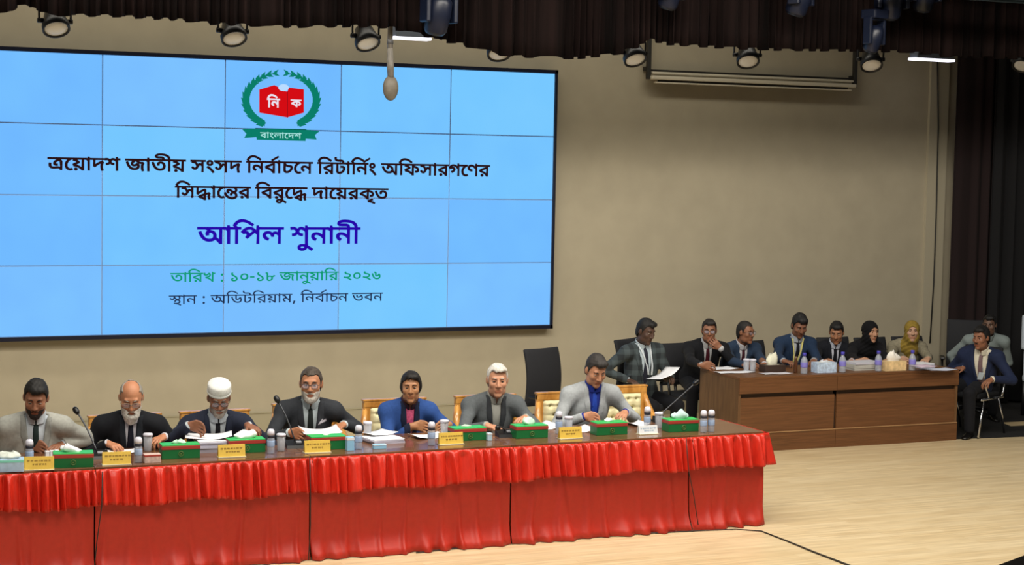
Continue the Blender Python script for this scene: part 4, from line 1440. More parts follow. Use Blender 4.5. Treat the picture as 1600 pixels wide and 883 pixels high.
def fmesh(name, F, lo, h, mats, parent=None, off=None):
    V, Q = nets(F, lo, h)
    if off is not None:
        V = V - np.array(off)
    me = npmesh(name, V, Q)
    return link(name, me, mats, parent), V, Q


def unit(v):
    v = np.array(v, float)
    return v / (np.linalg.norm(v) + 1e-9)


def ik(S, Wp, L1, L2, pole):
    d = Wp - S
    D = np.linalg.norm(d)
    if D > (L1 + L2) * 0.985:
        k = D / ((L1 + L2) * 0.985)
        L1, L2 = L1 * k, L2 * k
    a = (L1 * L1 - L2 * L2 + D * D) / (2 * D)
    hgt = math.sqrt(max(0, L1 * L1 - a * a))
    u = d / D
    p = pole - u * np.dot(pole, u)
    return S + u * a + unit(p) * hgt


def hand_prims(Wp, d, nrm, thumb, curl=0.6, spread=0.10, s=1.0):
    """capsules of one hand: wrist, knuckle direction d, palm normal nrm, thumb side (a unit vector)"""
    d = unit(d)
    lat = unit(thumb - d * np.dot(thumb, d))
    nrm = unit(nrm - d * np.dot(nrm, d) - lat * np.dot(nrm, lat))
    pr = []
    kn = []
    for i, (lx, ln) in enumerate(((0.030, 0.082), (0.010, 0.086), (-0.011, 0.081), (-0.030, 0.073))):
        k_ = Wp + (d * ln + lat * lx) * s
        kn.append(k_)
        pr.append((Wp + (d * 0.012 + lat * lx * 0.55) * s, k_, 0.0155 * s, 0.0115 * s, 0.012))
    lens = ((0.040, 0.024, 0.018), (0.045, 0.028, 0.020), (0.041, 0.026, 0.019), (0.032, 0.020, 0.016))
    for i in range(4):
        p = kn[i]
        ang = 0.0
        side = (1.5 - i) * spread
        dd0 = unit(d + lat * side)
        for j, L in enumerate(lens[i]):
            ang += curl * (0.55, 0.95, 0.6)[j]
            dd = dd0 * math.cos(ang) + nrm * math.sin(ang)
            q = p + dd * L * s
            pr.append((p, q, (0.0098, 0.0088, 0.0080)[j] * s, (0.0088, 0.0080, 0.0068)[j] * s, 0.003))
            p = q
    p = Wp + (d * 0.022 + lat * 0.024) * s
    t1 = unit(d * 0.72 + lat * 0.62 + nrm * 0.32)
    q = p + t1 * 0.040 * s
    pr.append((p, q, 0.0150 * s, 0.0112 * s, 0.010))
    t2 = unit(d * 0.92 + lat * 0.20 + nrm * 0.35)
    r_ = q + t2 * 0.030 * s
    pr.append((q, r_, 0.0108 * s, 0.0096 * s, 0.003))
    t3 = unit(d * 0.95 - lat * 0.05 + nrm * 0.45)
    pr.append((r_, r_ + t3 * 0.024 * s, 0.0096 * s, 0.0076 * s, 0.003))
    return pr


SKIN = {}


def skin(hexc):
    return mat('skin_' + hexc.strip('#'), hexc, 0.55, noise=0.06, nscale=25, sheen=0.05)


def cloth(hexc, rough=0.85, noise=0.10, ns=45):
    return mat('cloth_' + hexc.strip('#'), hexc, rough, noise=noise, nscale=ns, bump=0.12, sheen=0.02, spec=0.2)


def plaid():
    if 'plaid_cloth' in MATS:
        return MATS['plaid_cloth']
    m = bpy.data.materials.new('plaid_cloth')
    m.use_nodes = True
    nt = m.node_tree
    b = nt.nodes['Principled BSDF']
    b.inputs['Roughness'].default_value = 0.9
    tc = nt.nodes.new('ShaderNodeTexCoord')
    cols = []
    for ax, rot in (('X', 0), ('Z', 0)):
        w = nt.nodes.new('ShaderNodeTexWave')
        w.wave_type = 'BANDS'
        w.bands_direction = ax
        w.inputs['Scale'].default_value = 2.9
        nt.links.new(tc.outputs['Object'], w.inputs['Vector'])
        r = nt.nodes.new('ShaderNodeValToRGB')
        r.color_ramp.interpolation = 'CONSTANT'
        r.color_ramp.elements[0].color = (0.016, 0.022, 0.026, 1)
        r.color_ramp.elements[1].position = 0.55
        r.color_ramp.elements[1].color = (0.055, 0.075, 0.082, 1)
        nt.links.new(w.outputs['Fac'], r.inputs[0])
        cols.append(r)
    mx = nt.nodes.new('ShaderNodeMix')
    mx.data_type = 'RGBA'
    mx.inputs['Factor'].default_value = 0.5
    nt.links.new(cols[0].outputs[0], mx.inputs['A'])
    nt.links.new(cols[1].outputs[0], mx.inputs['B'])
    nt.links.new(mx.outputs['Result'], b.inputs['Base Color'])
    MATS['plaid_cloth'] = m
    return m


def person(label, head, hip, yaw=0.0, hyaw=0.0, pitch=0.2, roll=0.0, hands=(), skinc='#a5714f', hs=1.0,
           hair=None, beard=None, glasses=None, cap=None, outfit=None, legs='seat', res=0.005, back=0.068, sho=0.192, bulk=1.0, nbz=0.135, gaze=0.0, group='people seated on the stage'):
    """head: world point between the ears; hip: world point; hands: (side, world point, hand direction, palm normal, curl)"""
    outfit = outfit or {}
    C = np.array(head, float)
    H = np.array(hip, float)
    Ry = rz(yaw)
    Rh = rz(yaw + hyaw) @ rx(pitch) @ ry(roll)
    r = Ry @ np.array((1.0, 0, 0))
    bk = Ry @ np.array((0, 1.0, 0))
    N = C + Ry @ np.array((0, back, -nbz * hs)) - (Rh @ np.array((0, 0, 0))) 
    u = unit(N - H)
    Lsp = np.linalg.norm(N - H)
    b = unit(bk - u * np.dot(bk, u))
    f = -b

    def hl(p):
        return C + hs * (Rh @ np.array(p, float))

    def T(x, y, z):      # torso frame at the neck base
        return N + r * x + b * y + u * z

    S = {s: T(s * sho, -0.015, -0.078) for s in (-1, 1)}
    armj = {}
    for s, hp, hd, hn, cu in hands:
        hp = np.array(hp, float)
        Wp = hp - unit(hd) * 0.075
        E = ik(S[s], Wp, 0.30, 0.265, r * s * 0.85 + np.array((0, 0, -0.75)) + bk * 0.35)
        armj[s] = (E, Wp, unit(hd), np.array(hn, float), cu)
    for s in (-1, 1):
        if s not in armj:
            hp = H + f * 0.33 + r * s * 0.13 + np.array((0, 0, 0.09))
            hd = unit(f * 0.8 - r * s * 0.5 + np.array((0, 0, -0.2)))
            Wp = hp - hd * 0.075
            armj[s] = (ik(S[s], Wp, 0.30, 0.265, r * s * 0.8 + np.array((0, 0, -0.6)) + bk * 0.6), Wp, hd, np.array((0, 0, -1.0)), 0.5)

    lo = np.min([C - 0.17 * hs, H - 0.2] + [armj[s][0] - 0.08 for s in armj] + [armj[s][1] - 0.2 for s in armj] + [S[s] - 0.1 for s in S], axis=0)
    hi = np.max([C + 0.17 * hs, H + 0.2] + [armj[s][0] + 0.08 for s in armj] + [armj[s][1] + 0.2 for s in armj] + [S[s] + 0.1 for s in S], axis=0)

    # ---------------- body: one skin
    Vb = Vol(lo, hi, res, far=0.05)
    mg = 0.025
    q = dict(mg=mg)
    Vb.ell(H + u * 0.06, (0.145 * bulk, 0.11, 0.12), np.stack([r, b, u], 1), 0.0, **q)
    Vb.ell(H + u * (Lsp * 0.42), (0.14 * bulk, 0.105 * bulk, 0.19), np.stack([r, b, u], 1), 0.05, **q)
    Vb.ell(N - u * 0.19, (0.155, 0.105, 0.17), np.stack([r, b, u], 1), 0.05, **q)
    for s in (-1, 1):
        E, Wp, hd, hn, cu = armj[s]
        Vb.cone(T(s * 0.03, 0.01, -0.035), S[s], 0.038, 0.042, 0.03, **q)
        Vb.cone(S[s], E, 0.042, 0.038, 0.02, **q)
        Vb.cone(E, Wp, 0.040, 0.027, 0.01, **q)
        th = -r * s
        if abs(np.dot(unit(th), hd)) > 0.8:
            th = np.array((0, 0, 1.0))
        for (a, c_, ra, rb, k) in hand_prims(Wp, hd, hn, th, cu):
            Vb.cone(a, c_, ra, rb, k, mg=0.015)
        Vb.cone(Wp - hd * 0.02, Wp + hd * 0.02, 0.024, 0.022, 0.012, mg=0.015)
    Vb.cone(T(0, 0.005, -0.03), hl((0, 0.022, -0.05)), 0.062, 0.054 * hs, 0.03, **q)
    h = lambda c, rr, k=0.0, mode='add', rot=None: Vb.ell(hl(c), tuple(x * hs for x in rr), Rh if rot is None else Rh @ rot, k * hs, mode, mg=0.02)
    hc = lambda a, c, ra, rb, k=0.0, mode='add': Vb.cone(hl(a), hl(c), ra * hs, rb * hs, k * hs, mode, mg=0.02)
    h((0, 0.012, 0.030), (0.075, 0.093, 0.088), 0.02)
    h((0, -0.030, -0.035), (0.061, 0.063, 0.085), 0.03)
    h((0, -0.076, -0.102), (0.024, 0.018, 0.018), 0.025)
    for s in (-1, 1):
        h((s * 0.043, -0.058, -0.018), (0.022, 0.024, 0.022), 0.02)
        h((s * 0.045, -0.02, -0.078), (0.016, 0.03, 0.022), 0.03)
    hc((-0.036, -0.075, 0.036), (0.036, -0.075, 0.036), 0.0115, 0.0115, 0.012)
    for s in (-1, 1):
        h((s * 0.031, -0.092, 0.012), (0.018, 0.016, 0.0125), 0.012, 'sub')
        h((s * 0.031, -0.0685, 0.0115), (0.0150, 0.0150, 0.0150), 0.003)
        h((s * 0.078, 0.006, 0.000), (0.009, 0.019, 0.031), 0.006, rot=rz(s * -0.35))
    hc((0, -0.084, 0.024), (0, -0.105, -0.018), 0.0085, 0.0120, 0.010)
    h((0, -0.107, -0.024), (0.0125, 0.0115, 0.010), 0.006)
    for s in (-1, 1):
        h((s * 0.0125, -0.096, -0.027), (0.009, 0.011, 0.0085), 0.006)
    hc((-0.019, -0.0865, -0.0585), (0.019, -0.0865, -0.0585), 0.0065, 0.0065, 0.008)
    hc((-0.015, -0.0855, -0.069), (0.015, -0.0855, -0.069), 0.0075, 0.0075, 0.008)
    hc((-0.022, -0.094, -0.0635), (0.022, -0.094, -0.0635), 0.003, 0.003, 0.003, 'sub')
    base = np.array((H[0], H[1], 0.0))
    V, Q = nets(Vb.F, Vb.lo, res)
    me = npmesh('person', V - base, Q)
    body = link('person', me, [skin(skinc), mat('lips_' + skinc.strip('#'), tuple(np.array(rgb(skinc)[:3]) * np.array((0.90, 0.70, 0.68))), 0.5)])
    cen = V[Q].mean(1)
    lc = (cen - C) @ Rh / hs
    lip = (np.abs(lc[:, 0]) < 0.024) & (lc[:, 1] < -0.078) & (lc[:, 2] < -0.053) & (lc[:, 2] > -0.076)
    me.polygons.foreach_set('material_index', lip.astype(np.int32))
    body.location = base
    tag(body, label, 'person', group)

    # ---------------- eyes
    def hmesh(mb, name, m, parent=body):
        mb.v = [tuple(hl(p) - base) for p in mb.v]
        return mb.build(name, m, parent)

    for s in (-1, 1):
        mb = MB()
        R_ = rx(gaze)
        mb.ball((0, 0, 0), 0.0128, 14)
        vv = np.array(mb.v)
        # turn the pole of the ball forward so that the iris is round
        vv = vv @ rx(math.pi / 2).T @ R_.T
        cz = np.array((s * 0.031, -0.0715, 0.0095))
        ctr = vv.copy()
        mb.v = [tuple(p) for p in vv * np.array((1.12, 1.0, 0.80)) + cz]
        ax = R_ @ np.array((0, -1.0, 0))
        mb.mi = [1 if np.dot(unit(np.mean([ctr[i] for i in f_], 0)), ax) > 0.80 else 0 for f_ in mb.f]
        hmesh(mb, 'eye', [mat('eye_white', '#b3aa9e', 0.3), mat('iris_dark', '#1a100b', 0.2)])

    # ---------------- eyebrows
    hairc = (hair or {}).get('color', '#16130f')
    browc = (hair or {}).get('brow', hairc)
    mb = MB()
    for s in (-1, 1):
        mb.tube([(s * 0.013, -0.0865, 0.030), (s * 0.027, -0.0875, 0.036), (s * 0.040, -0.081, 0.036), (s * 0.050, -0.071, 0.030)], [0.003, 0.0045, 0.004, 0.002], 6)
    hmesh(mb, 'eyebrows', mat('hair_' + browc.strip('#'), browc, 0.7, noise=0.2, nscale=60))

    # ---------------- hair, beard, cap, scarf on the head's own grid
    hh = 0.0048
    Rl = 0.19

    def headvol():
        v = Vol((-0.15, -0.17, -0.22), (0.15, 0.17, 0.18), hh)
        return v

    def hbuild(F, v, name, m):
        V_, Q_ = nets(F, v.lo, v.h)
        V_ = C + hs * (V_ @ Rh.T) - base
        return link(name, npmesh(name, V_, Q_), m, body)

    if hair and not hair.get('none'):
        t_, top = hair.get('t', 0.007), hair.get('top', 0.008)
        v = headvol()
        v.ell((0, 0.014, 0.030 + top * 0.5), (0.075 + t_, 0.093 + t_ * 1.2, 0.090 + top), None, 0.0)
        v.ell((0, 0.045, -0.03), (0.066 + t_, 0.055 + t_, 0.065), None, 0.03)
        if hair.get('bun'):
            v.ell((0, 0.105, -0.02), (0.045, 0.035, 0.042), None, 0.02)
            v.ell((0, 0.015, 0.0), (0.088, 0.070, 0.075), None, 0.02)
        if top > 0.009:
            v.ell((0.012, -0.050, 0.092 + top * 0.4), (0.056, 0.040, 0.024 + top * 0.5), None, 0.02)
        P = v.pts()
        x, y, z = P[..., 0], P[..., 1], P[..., 2]
        bald = hair.get('bald', 0.0)
        up = hair.get('line', 0.074) - 0.074
        yk = [-0.12, -0.085, -0.060, -0.040, -0.028, -0.018, -0.008, -0.003, 0.024, 0.030, 0.050, 0.10]
        zk = [0.080, 0.078, 0.074, 0.062, 0.030, -0.012, -0.016, 0.028, 0.026, -0.030, -0.082, -0.088]
        if hair.get('bun'):
            zk = [0.079, 0.077, 0.071, 0.056, 0.018, -0.040, -0.050, -0.055, -0.058, -0.060, -0.082, -0.088]
        zl = np.interp(y - bald, yk, zk) + up * (y < -0.02)
        zl = zl + hair.get('temple', 0.014) * np.exp(-((np.abs(x) - 0.050) / 0.014) ** 2) * (y < -0.035) + 0.0035 * np.sin(x * 170 + 1.0) * (y < -0.03)
        if hair.get('bun'):
            zl = zl + 0.012 * np.exp(-(x / 0.018) ** 2) * (y < -0.04)
        F = np.maximum(v.F, (zl - z) * 0.55)
        F = F + 0.0013 * np.sin(x * 230 + y * 40) * np.sin(y * 120 + z * 60) + 0.0012 * np.sin(x * 95 + z * 40 + 2)
        if bald:
            F = np.maximum(F, -f_ell(P, np.array((0, -0.02, 0.10)), (0.058, 0.085, 0.06)))
        hbuild(F, v, 'hair', mat('hair_' + hairc.strip('#'), hairc, 0.6, noise=0.35, nscale=90, stretch=(1, 0.35, 0.35), spec=0.10, bump=0.3))
    if beard:
        v = headvol()
        tb = beard.get('t', 0.008)
        v.ell((0, -0.030, -0.045), (0.062 + tb, 0.064 + tb, 0.083 + tb), None)
        v.ell((0, -0.074, -0.100), (0.028 + tb, 0.022 + tb, 0.022 + tb), None, 0.03)
        if beard.get('long'):
            v.cone((0, -0.07, -0.10), (0, -0.075, -0.10 - beard['long']), 0.052, 0.036, 0.03)
        P = v.pts()
        x, y, z = P[..., 0], P[..., 1], P[..., 2]
        line = -0.045 - 0.55 * np.maximum(0, 0.05 - np.abs(x)) + 0.012
        line = np.where(np.abs(x) > 0.05, -0.033 + (np.abs(x) - 0.05) * 2.2, line)
        F = np.maximum(v.F, z - np.minimum(line, beard.get('side', 0.01)))
        F = np.maximum(F, y - 0.012)
        F = smax(F, -f_ell(P, np.array((0, -0.10, -0.066)), (0.026, 0.03, 0.014)), 0.004)
        # moustache
        for s in (-1, 1):
            F = smin(F, f_cone(P, np.array((s * 0.004, -0.0945, -0.047)), np.array((s * 0.026, -0.083, -0.058)), 0.0060, 0.0045), 0.004)
        F = F + 0.0014 * np.sin(x * 260) * np.sin(z * 200 + y * 160)
        hbuild(F, v, 'beard', mat('hair_' + beard['color'].strip('#'), beard['color'], 0.8, noise=0.25, nscale=70))
    elif hair and hair.get('moustache'):
        v = headvol()
        P = v.pts()
        F = v.F
        for s in (-1, 1):
            F = smin(F, f_cone(P, np.array((s * 0.004, -0.0945, -0.046)), np.array((s * 0.028, -0.082, -0.056)), 0.0068, 0.0045), 0.004)
        hbuild(F, v, 'moustache', mat('hair_' + hairc.strip('#'), hairc, 0.6, noise=0.35, nscale=90, stretch=(1, 0.35, 0.35), spec=0.10, bump=0.3))
    if cap:
        mb = MB()
        mb.lathe([(0.084, 0.048), (0.0875, 0.05), (0.0885, 0.085), (0.087, 0.118), (0.080, 0.128), (0.045, 0.134), (0.0, 0.135)], c=(0, 0.012, 0), n=32, sy=1.10)
        mb.lathe([(0.0885, 0.050), (0.0905, 0.054), (0.0905, 0.064), (0.0887, 0.068)], c=(0, 0.012, 0), n=32, sy=1.10)
        hmesh(mb, 'cap', mat('cap_white', cap, 0.9, noise=0.12, nscale=90))
    if glasses:
        mb = MB()
        for s in (-1, 1):
            pts = []
            for k in range(17):
                a = 2 * math.pi * k / 16
                cx_, sz_ = math.cos(a), math.sin(a)
                px_ = s * 0.032 + 0.0255 * math.copysign(abs(cx_) ** 0.65, cx_)
                pz_ = 0.008 + 0.0175 * math.copysign(abs(sz_) ** 0.65, sz_)
                pts.append((px_, -0.100 + 0.25 * (abs(px_) ** 2) * 10 * 0.4, pz_))
            mb.tube(pts, 0.0019, 6, caps=False)
            mb.tube([(s * 0.058, -0.096, 0.014), (s * 0.074, -0.075, 0.014), (s * 0.080, 0.0, 0.012), (s * 0.080, 0.02, 0.0)], 0.0018, 6)
        mb.tube([(-0.008, -0.101, 0.012), (0, -0.104, 0.015), (0.008, -0.101, 0.012)], 0.0018, 6)
        g_ = hmesh(mb, 'glasses', mat('spectacle_frame_' + glasses.strip('#'), glasses, 0.3))
        mb = MB()
        for s in (-1, 1):
            pts = [(s * 0.032 + 0.024 * math.copysign(abs(math.cos(a)) ** 0.65, math.cos(a)), -0.0985, 0.008 + 0.0165 * math.copysign(abs(math.sin(a)) ** 0.65, math.sin(a))) for a in np.linspace(0, 2 * math.pi, 17)[:-1]]
            mb.add(pts + [(p[0], p[1] + 0.001, p[2]) for p in pts], [tuple(range(16)), tuple(range(31, 15, -1))] + [(i, (i + 1) % 16, 16 + (i + 1) % 16, 16 + i) for i in range(16)])
        l_ = hmesh(mb, 'lenses', glass_mat('spectacle_lens', '#d8d6ea', 0.05, 0.16), g_)
    # ---------------- clothes
    ch = 0.0085 if res < 0.006 else 0.010
    Vt = Vol(lo - 0.07, hi + 0.05, ch, far=0.09)
    TR = np.stack([r, b, u], 1)
    Vt.ell(H + u * 0.02, (0.165 * bulk, 0.125, 0.13), TR)
    Vt.ell(H + u * (Lsp * 0.40), (0.148 * bulk, 0.118 * bulk, 0.19), TR, 0.06)
    Vt.ell(N - u * 0.19, (0.165, 0.112, 0.175), TR, 0.06)
    for s in (-1, 1):
        Vt.cone(T(s * 0.045, 0.012, -0.030), S[s] + u * 0.004, 0.040, 0.052, 0.04)
    T0 = Vt.F.copy()
    P = Vt.pts()
    rel_ = P - N
    sx_ = rel_ @ r
    ty_ = rel_ @ u
    dz_ = rel_ @ f
    neckF = f_cone(P, N - u * 0.05, hl((0, 0.022, -0.05)), 0.062, 0.060)

    def sleeves(rad, end=0.0, k=0.03):
        Fs = None
        for s in (-1, 1):
            E, Wp, hd, hn, cu = armj[s]
            fa = unit(Wp - E)
            a = f_cone(P, S[s], E, rad, rad * 0.82)
            c_ = f_cone(P, E, Wp + fa * 0.03, rad * 0.84, rad * 0.62)
            c_ = np.maximum(c_, (P - (Wp + fa * end)) @ fa)
            d = smin(a, c_, 0.018)
            Fs = d if Fs is None else np.minimum(Fs, d)
        return Fs

    rw = np.random.default_rng(int(abs(C[0]) * 1000) % 9973)
    wr = 0.0
    for _k in range(5):
        kv = rw.normal(0, 1, 3)
        kv = kv / np.linalg.norm(kv) * rw.uniform(22, 48)
        kv2 = rw.normal(0, 1, 3) * 12
        wr = wr + 0.0010 * np.sin(P @ kv + rw.uniform(0, 6) + 1.6 * np.sin(P @ kv2 + rw.uniform(0, 6)))
    tb = outfit.get('button', -0.36)
    kind = outfit.get('kind', 'suit')
    vw = outfit.get('v', 0.062)

    def vwidth(t):
        return np.where(t < 0, vw * np.clip(1 - t / tb, 0, 1) ** 0.75, vw + 0.5 * t)

    def put(F, name, m, parent=body):
        V_, Q_ = nets(F, Vt.lo, ch)
        if len(V_) == 0:
            return None
        return link(name, npmesh(name, V_ - base, Q_), m, parent)

    def collar(m):
        """a stand collar round the neck, open a little in front"""
        top = hl((0, 0.022, -0.05))
        na = unit(top - N)
        v = Vol(N - 0.13, N + np.array((0.13, 0.13, 0.16)), 0.0042, far=0.05)
        Pc = v.pts()
        rl = Pc - N
        out = f_cone(Pc, N - na * 0.06, top, 0.0745, 0.0665)
        inn = f_cone(Pc, N - na * 0.06, top, 0.0640, 0.0590)
        t = rl @ na
        d = rl @ f
        s_ = np.abs(rl @ r)
        Fc = np.maximum(out, -inn)
        Fc = np.maximum(Fc, np.maximum(t - (0.040 - 0.30 * np.maximum(0, d) + 0.10 * s_), -0.035 - t))
        Fc = np.maximum(Fc, np.minimum(d - 0.02, 0.004 + 0.30 * np.maximum(0, t - 0.0) - s_))
        V_, Q_ = nets(Fc, v.lo, v.h)
        link('shirt_collar', npmesh('shirt_collar', V_ - base, Q_), m, body)

    if kind in ('suit', 'coat'):
        J = smin(T0 - 0.024, sleeves(0.059, 0.0), 0.048) + wr
        J = np.maximum(J, -neckF)
        if outfit.get('open', True):
            J = np.maximum(J, -np.maximum(np.abs(sx_) - vwidth(ty_), 0.0 - dz_))
        jm = plaid() if outfit.get('jacket') == 'plaid' else cloth(outfit['jacket'])
        j = put(J, 'jacket', jm)
        if outfit.get('lapel', True):
            lw = 0.047 * np.clip((ty_ - tb) / (-0.10 - tb), 0, 1) * np.where(ty_ > -0.10, np.clip(1.0 - (ty_ + 0.10) * 3.0, 0.55, 1), 1)
            LF = np.maximum(J - 0.0055, np.maximum(np.maximum(np.abs(sx_) - vwidth(ty_) - lw, vwidth(ty_) - 0.006 - np.abs(sx_)), 0.02 - dz_))
            LF = np.maximum(LF, np.maximum(ty_ - 0.03, tb - ty_))
            lm = plaid() if outfit.get('lapelc') == 'plaid' else cloth(outfit.get('lapelc', outfit['jacket']))
            put(LF, 'lapels', lm, j)
        if outfit.get('square'):
            o_ = T(0.105, -0.16, -0.135)
            mb = MB()
            k_ = [o_ + r * a + u * c_ + f * d_ for a, c_, d_ in ((-0.030, 0.000, 0.003), (0.036, 0.008, -0.014), (0.030, 0.026, -0.010), (0.012, 0.018, 0.0), (0.0, 0.036, 0.002), (-0.020, 0.016, 0.004))]
            # follow the chest: push on to the jacket surface
            def proj_on(p):
                ijk = lambda w: tuple(np.clip(np.round((w - Vt.lo) / ch).astype(int), 0, np.array(J.shape) - 1))
                p = p + f * 0.10
                for _ in range(60):
                    if J[ijk(p)] < 0.004:
                        break
                    p = p - f * 0.004
                return p
            k_ = [proj_on(p) + f * 0.006 for p in k_]
            n_ = len(k_)
            mb.add([p - base for p in k_] + [p - base - f * 0.004 for p in k_], [tuple(range(n_)), tuple(range(2 * n_ - 1, n_ - 1, -1))] + [(i, (i + 1) % n_, n_ + (i + 1) % n_, n_ + i) for i in range(n_)])
            mb.build('pocket_square', cloth('#c9c6cf'), j)
        SF = T0 - 0.011
        if outfit.get('cuffs', True):
            for s in (-1, 1):
                E, Wp, hd, hn, cu = armj[s]
                fa = unit(Wp - E)
                mb = MB()
                q0 = Wp - base
                mb.tube([q0 - fa * 0.03, q0 + fa * 0.012, q0 + fa * 0.014, q0 + fa * 0.008], [0.0345, 0.0335, 0.031, 0.026], 16)
                mb.build('shirt_cuff', cloth(outfit.get('shirt', '#cfd2d6'), 0.8, 0.05), body)
        collar(cloth(outfit.get('shirt', '#cfd2d6'), 0.8, 0.05))
        sh = put(SF, 'shirt', cloth(outfit.get('shirt', '#cfd2d6'), 0.8, 0.05))
        if outfit.get('tie'):
            TF = np.maximum(SF - 0.0075, np.maximum(np.abs(sx_) - (0.016 + 0.022 * np.clip(-ty_ / 0.4, 0, 1)), np.maximum(0.03 - dz_, ty_ - 0.012)))
            TF = np.minimum(TF, np.maximum(SF - 0.013, np.maximum(np.abs(sx_) - 0.019 - 0.25 * (ty_ + 0.015), np.maximum(0.03 - dz_, np.abs(ty_ + 0.004) - 0.020))))
            TF = np.maximum(TF, -0.42 - ty_)
            put(TF, 'tie', cloth(outfit['tie'], 0.6), body)
        if outfit.get('lanyard'):
            base_F = np.minimum(J, SF)

            def on_cloth(p):
                p = p + f * 0.32
                for _ in range(170):
                    ijk = tuple(np.clip(np.round((p - Vt.lo) / ch).astype(int), 0, np.array(base_F.shape) - 1))
                    if base_F[ijk] < 0.006:
                        break
                    p = p - f * 0.002
                return p

            mb = MB()
            for s in (-1, 1):
                ctr = [on_cloth(T(s * (0.016 + 0.050 * (1 - k / 13.0) ** 1.3), 0, 0.015 - 0.30 * k / 13.0)) for k in range(14)]
                dep = np.array([c_ @ f for c_ in ctr])
                dep = np.convolve(np.pad(dep, 2, mode='edge'), np.ones(5) / 5, 'valid')
                ctr = [c_ + f * (dep[k] - c_ @ f + 0.006) for k, c_ in enumerate(ctr)]
                g0 = np.array([[c_ - r * 0.009 - base, c_ + r * 0.009 - base] for c_ in ctr])
                g1 = g0 - f * 0.004
                mb.grid(np.concatenate([g0, g1[:, ::-1], g0[:, :1]], 1), False)
            mb.build('lanyard', cloth(outfit['lanyard'], 0.7, 0.05), body)
        if outfit.get('scarf'):
            # cloth lying over the V of the jacket
            ScF = np.maximum(T0 - 0.017, np.maximum(np.abs(sx_) - vwidth(ty_) - 0.002, np.maximum(0.0 - dz_, np.maximum(ty_ - 0.03, -0.42 - ty_))))
            put(ScF + 0.002 * np.sin(sx_ * 260), 'scarf', cloth(outfit['scarf'], 0.8, 0.25, 60), body)
        if outfit.get('card'):
            o_ = T(*outfit['card'])
            mb = MB()
            Rc = np.stack([r, b, u], 1)
            mb.box(o_ - base, (0.06, 0.006, 0.095), rot=Rc, bev=0.002)
            cd_ = mb.build('name_card', mat('card_white', '#b7c3cb', 0.5), body)
            mb = MB()
            mb.tube([o_ - base + u * 0.048, o_ - base + u * 0.11 - f * 0.01], 0.004, 6)
            mb.build('card_clip', mat('card_clip_grey', '#8d949b', 0.4), cd_)
    if kind in ('hijab', 'wrap'):
        J = smin(T0 - 0.018, sleeves(0.060, 0.0), 0.035) + wr * 1.3
        J = np.maximum(J, -neckF)
        j = put(J, 'robe', cloth(outfit['jacket'], 0.9, 0.2, 30))
        # scarf round head, neck and breast
        hv = 0.0065
        lo2 = np.min([C - 0.2, N - 0.25], axis=0)
        hi2 = np.max([C + 0.18, N + 0.25], axis=0)
        vs_ = Vol(lo2, hi2, hv, far=0.08)
        e_ = 0.014
        vs_.ell(hl((0, 0.015, 0.028)), tuple(hs * np.array((0.078 + e_, 0.098 + e_, 0.090 + e_))), Rh)
        vs_.ell(hl((0, -0.010, -0.055)), tuple(hs * np.array((0.072 + e_, 0.072 + e_, 0.085))), Rh, 0.03)
        vs_.cone(hl((0, 0.005, -0.09)), T(0, -0.005, -0.02), 0.083, 0.092, 0.03)
        vs_.ell(T(0, -0.045, -0.075), (0.125, 0.085, 0.10), TR, 0.05)
        if outfit.get('drop'):
            vs_.cone(T(0.03, -0.085, -0.06), T(0.05, -0.115, -0.30), 0.055, 0.050, 0.04)
        Pq = vs_.pts()
        lq = ((Pq - C) @ Rh) / hs
        face = f_ell(lq, np.array((0, -0.10, -0.018)), (0.060, 0.088, 0.090)) * hs
        F2 = smax(vs_.F, -face, 0.008)
        inner = f_ell(lq, np.array((0, -0.02, -0.02)), (0.066, 0.083, 0.10)) * hs
        F2 = np.maximum(F2, -np.maximum(inner, lq[..., 1] + 0.02))
        F2 = F2 + 0.0028 * np.sin(lq[..., 2] * 120 + lq[..., 1] * 90 + np.abs(lq[..., 0]) * 40) * (lq[..., 2] < 0.03)
        V_, Q_ = nets(F2, vs_.lo, hv)
        link('headscarf', npmesh('headscarf', V_ - base, Q_), cloth(outfit['scarfc'], 0.9, 0.18, 30), body)
    if kind == 'shirtonly':
        J = smin(T0 - 0.014, sleeves(0.060, 0.0), 0.035) + wr * 1.3
        J = np.maximum(J, -neckF)
        collar(cloth(outfit['jacket'], 0.85, 0.06))
        put(J, 'shirt', cloth(outfit['jacket'], 0.85, 0.06))

    # ---------------- trousers and shoes
    if legs:
        lh = 0.013
        pts = {}
        for s in (-1, 1):
            hj = H + r * s * 0.085 + np.array((0, 0, -0.01))
            fwd = unit(Ry @ np.array((s * outfit.get('splay', 0.16), -1.0, 0)))
            kn_ = hj + fwd * 0.42
            kn_[2] = 0.50
            an = kn_ + fwd * outfit.get('shin', -0.04)
            an[2] = 0.10
            pts[s] = (hj, kn_, an, fwd)
        allp = np.array([p for s in pts for p in pts[s][:3]] + [H])
        vl = Vol(allp.min(0) - 0.2, allp.max(0) + 0.2, lh, far=0.08)
        vl.ell(H + np.array((0, 0, 0.0)), (0.175 * bulk, 0.14, 0.115), Ry)
        for s in (-1, 1):
            hj, kn_, an, fwd = pts[s]
            vl.cone(hj, kn_, 0.090, 0.066, 0.03)
            vl.cone(kn_, an, 0.068, 0.055, 0.02)
        trs = fmesh('trousers', vl.F, vl.lo, lh, cloth(outfit.get('trousers', '#16181d')), body, base)[0]
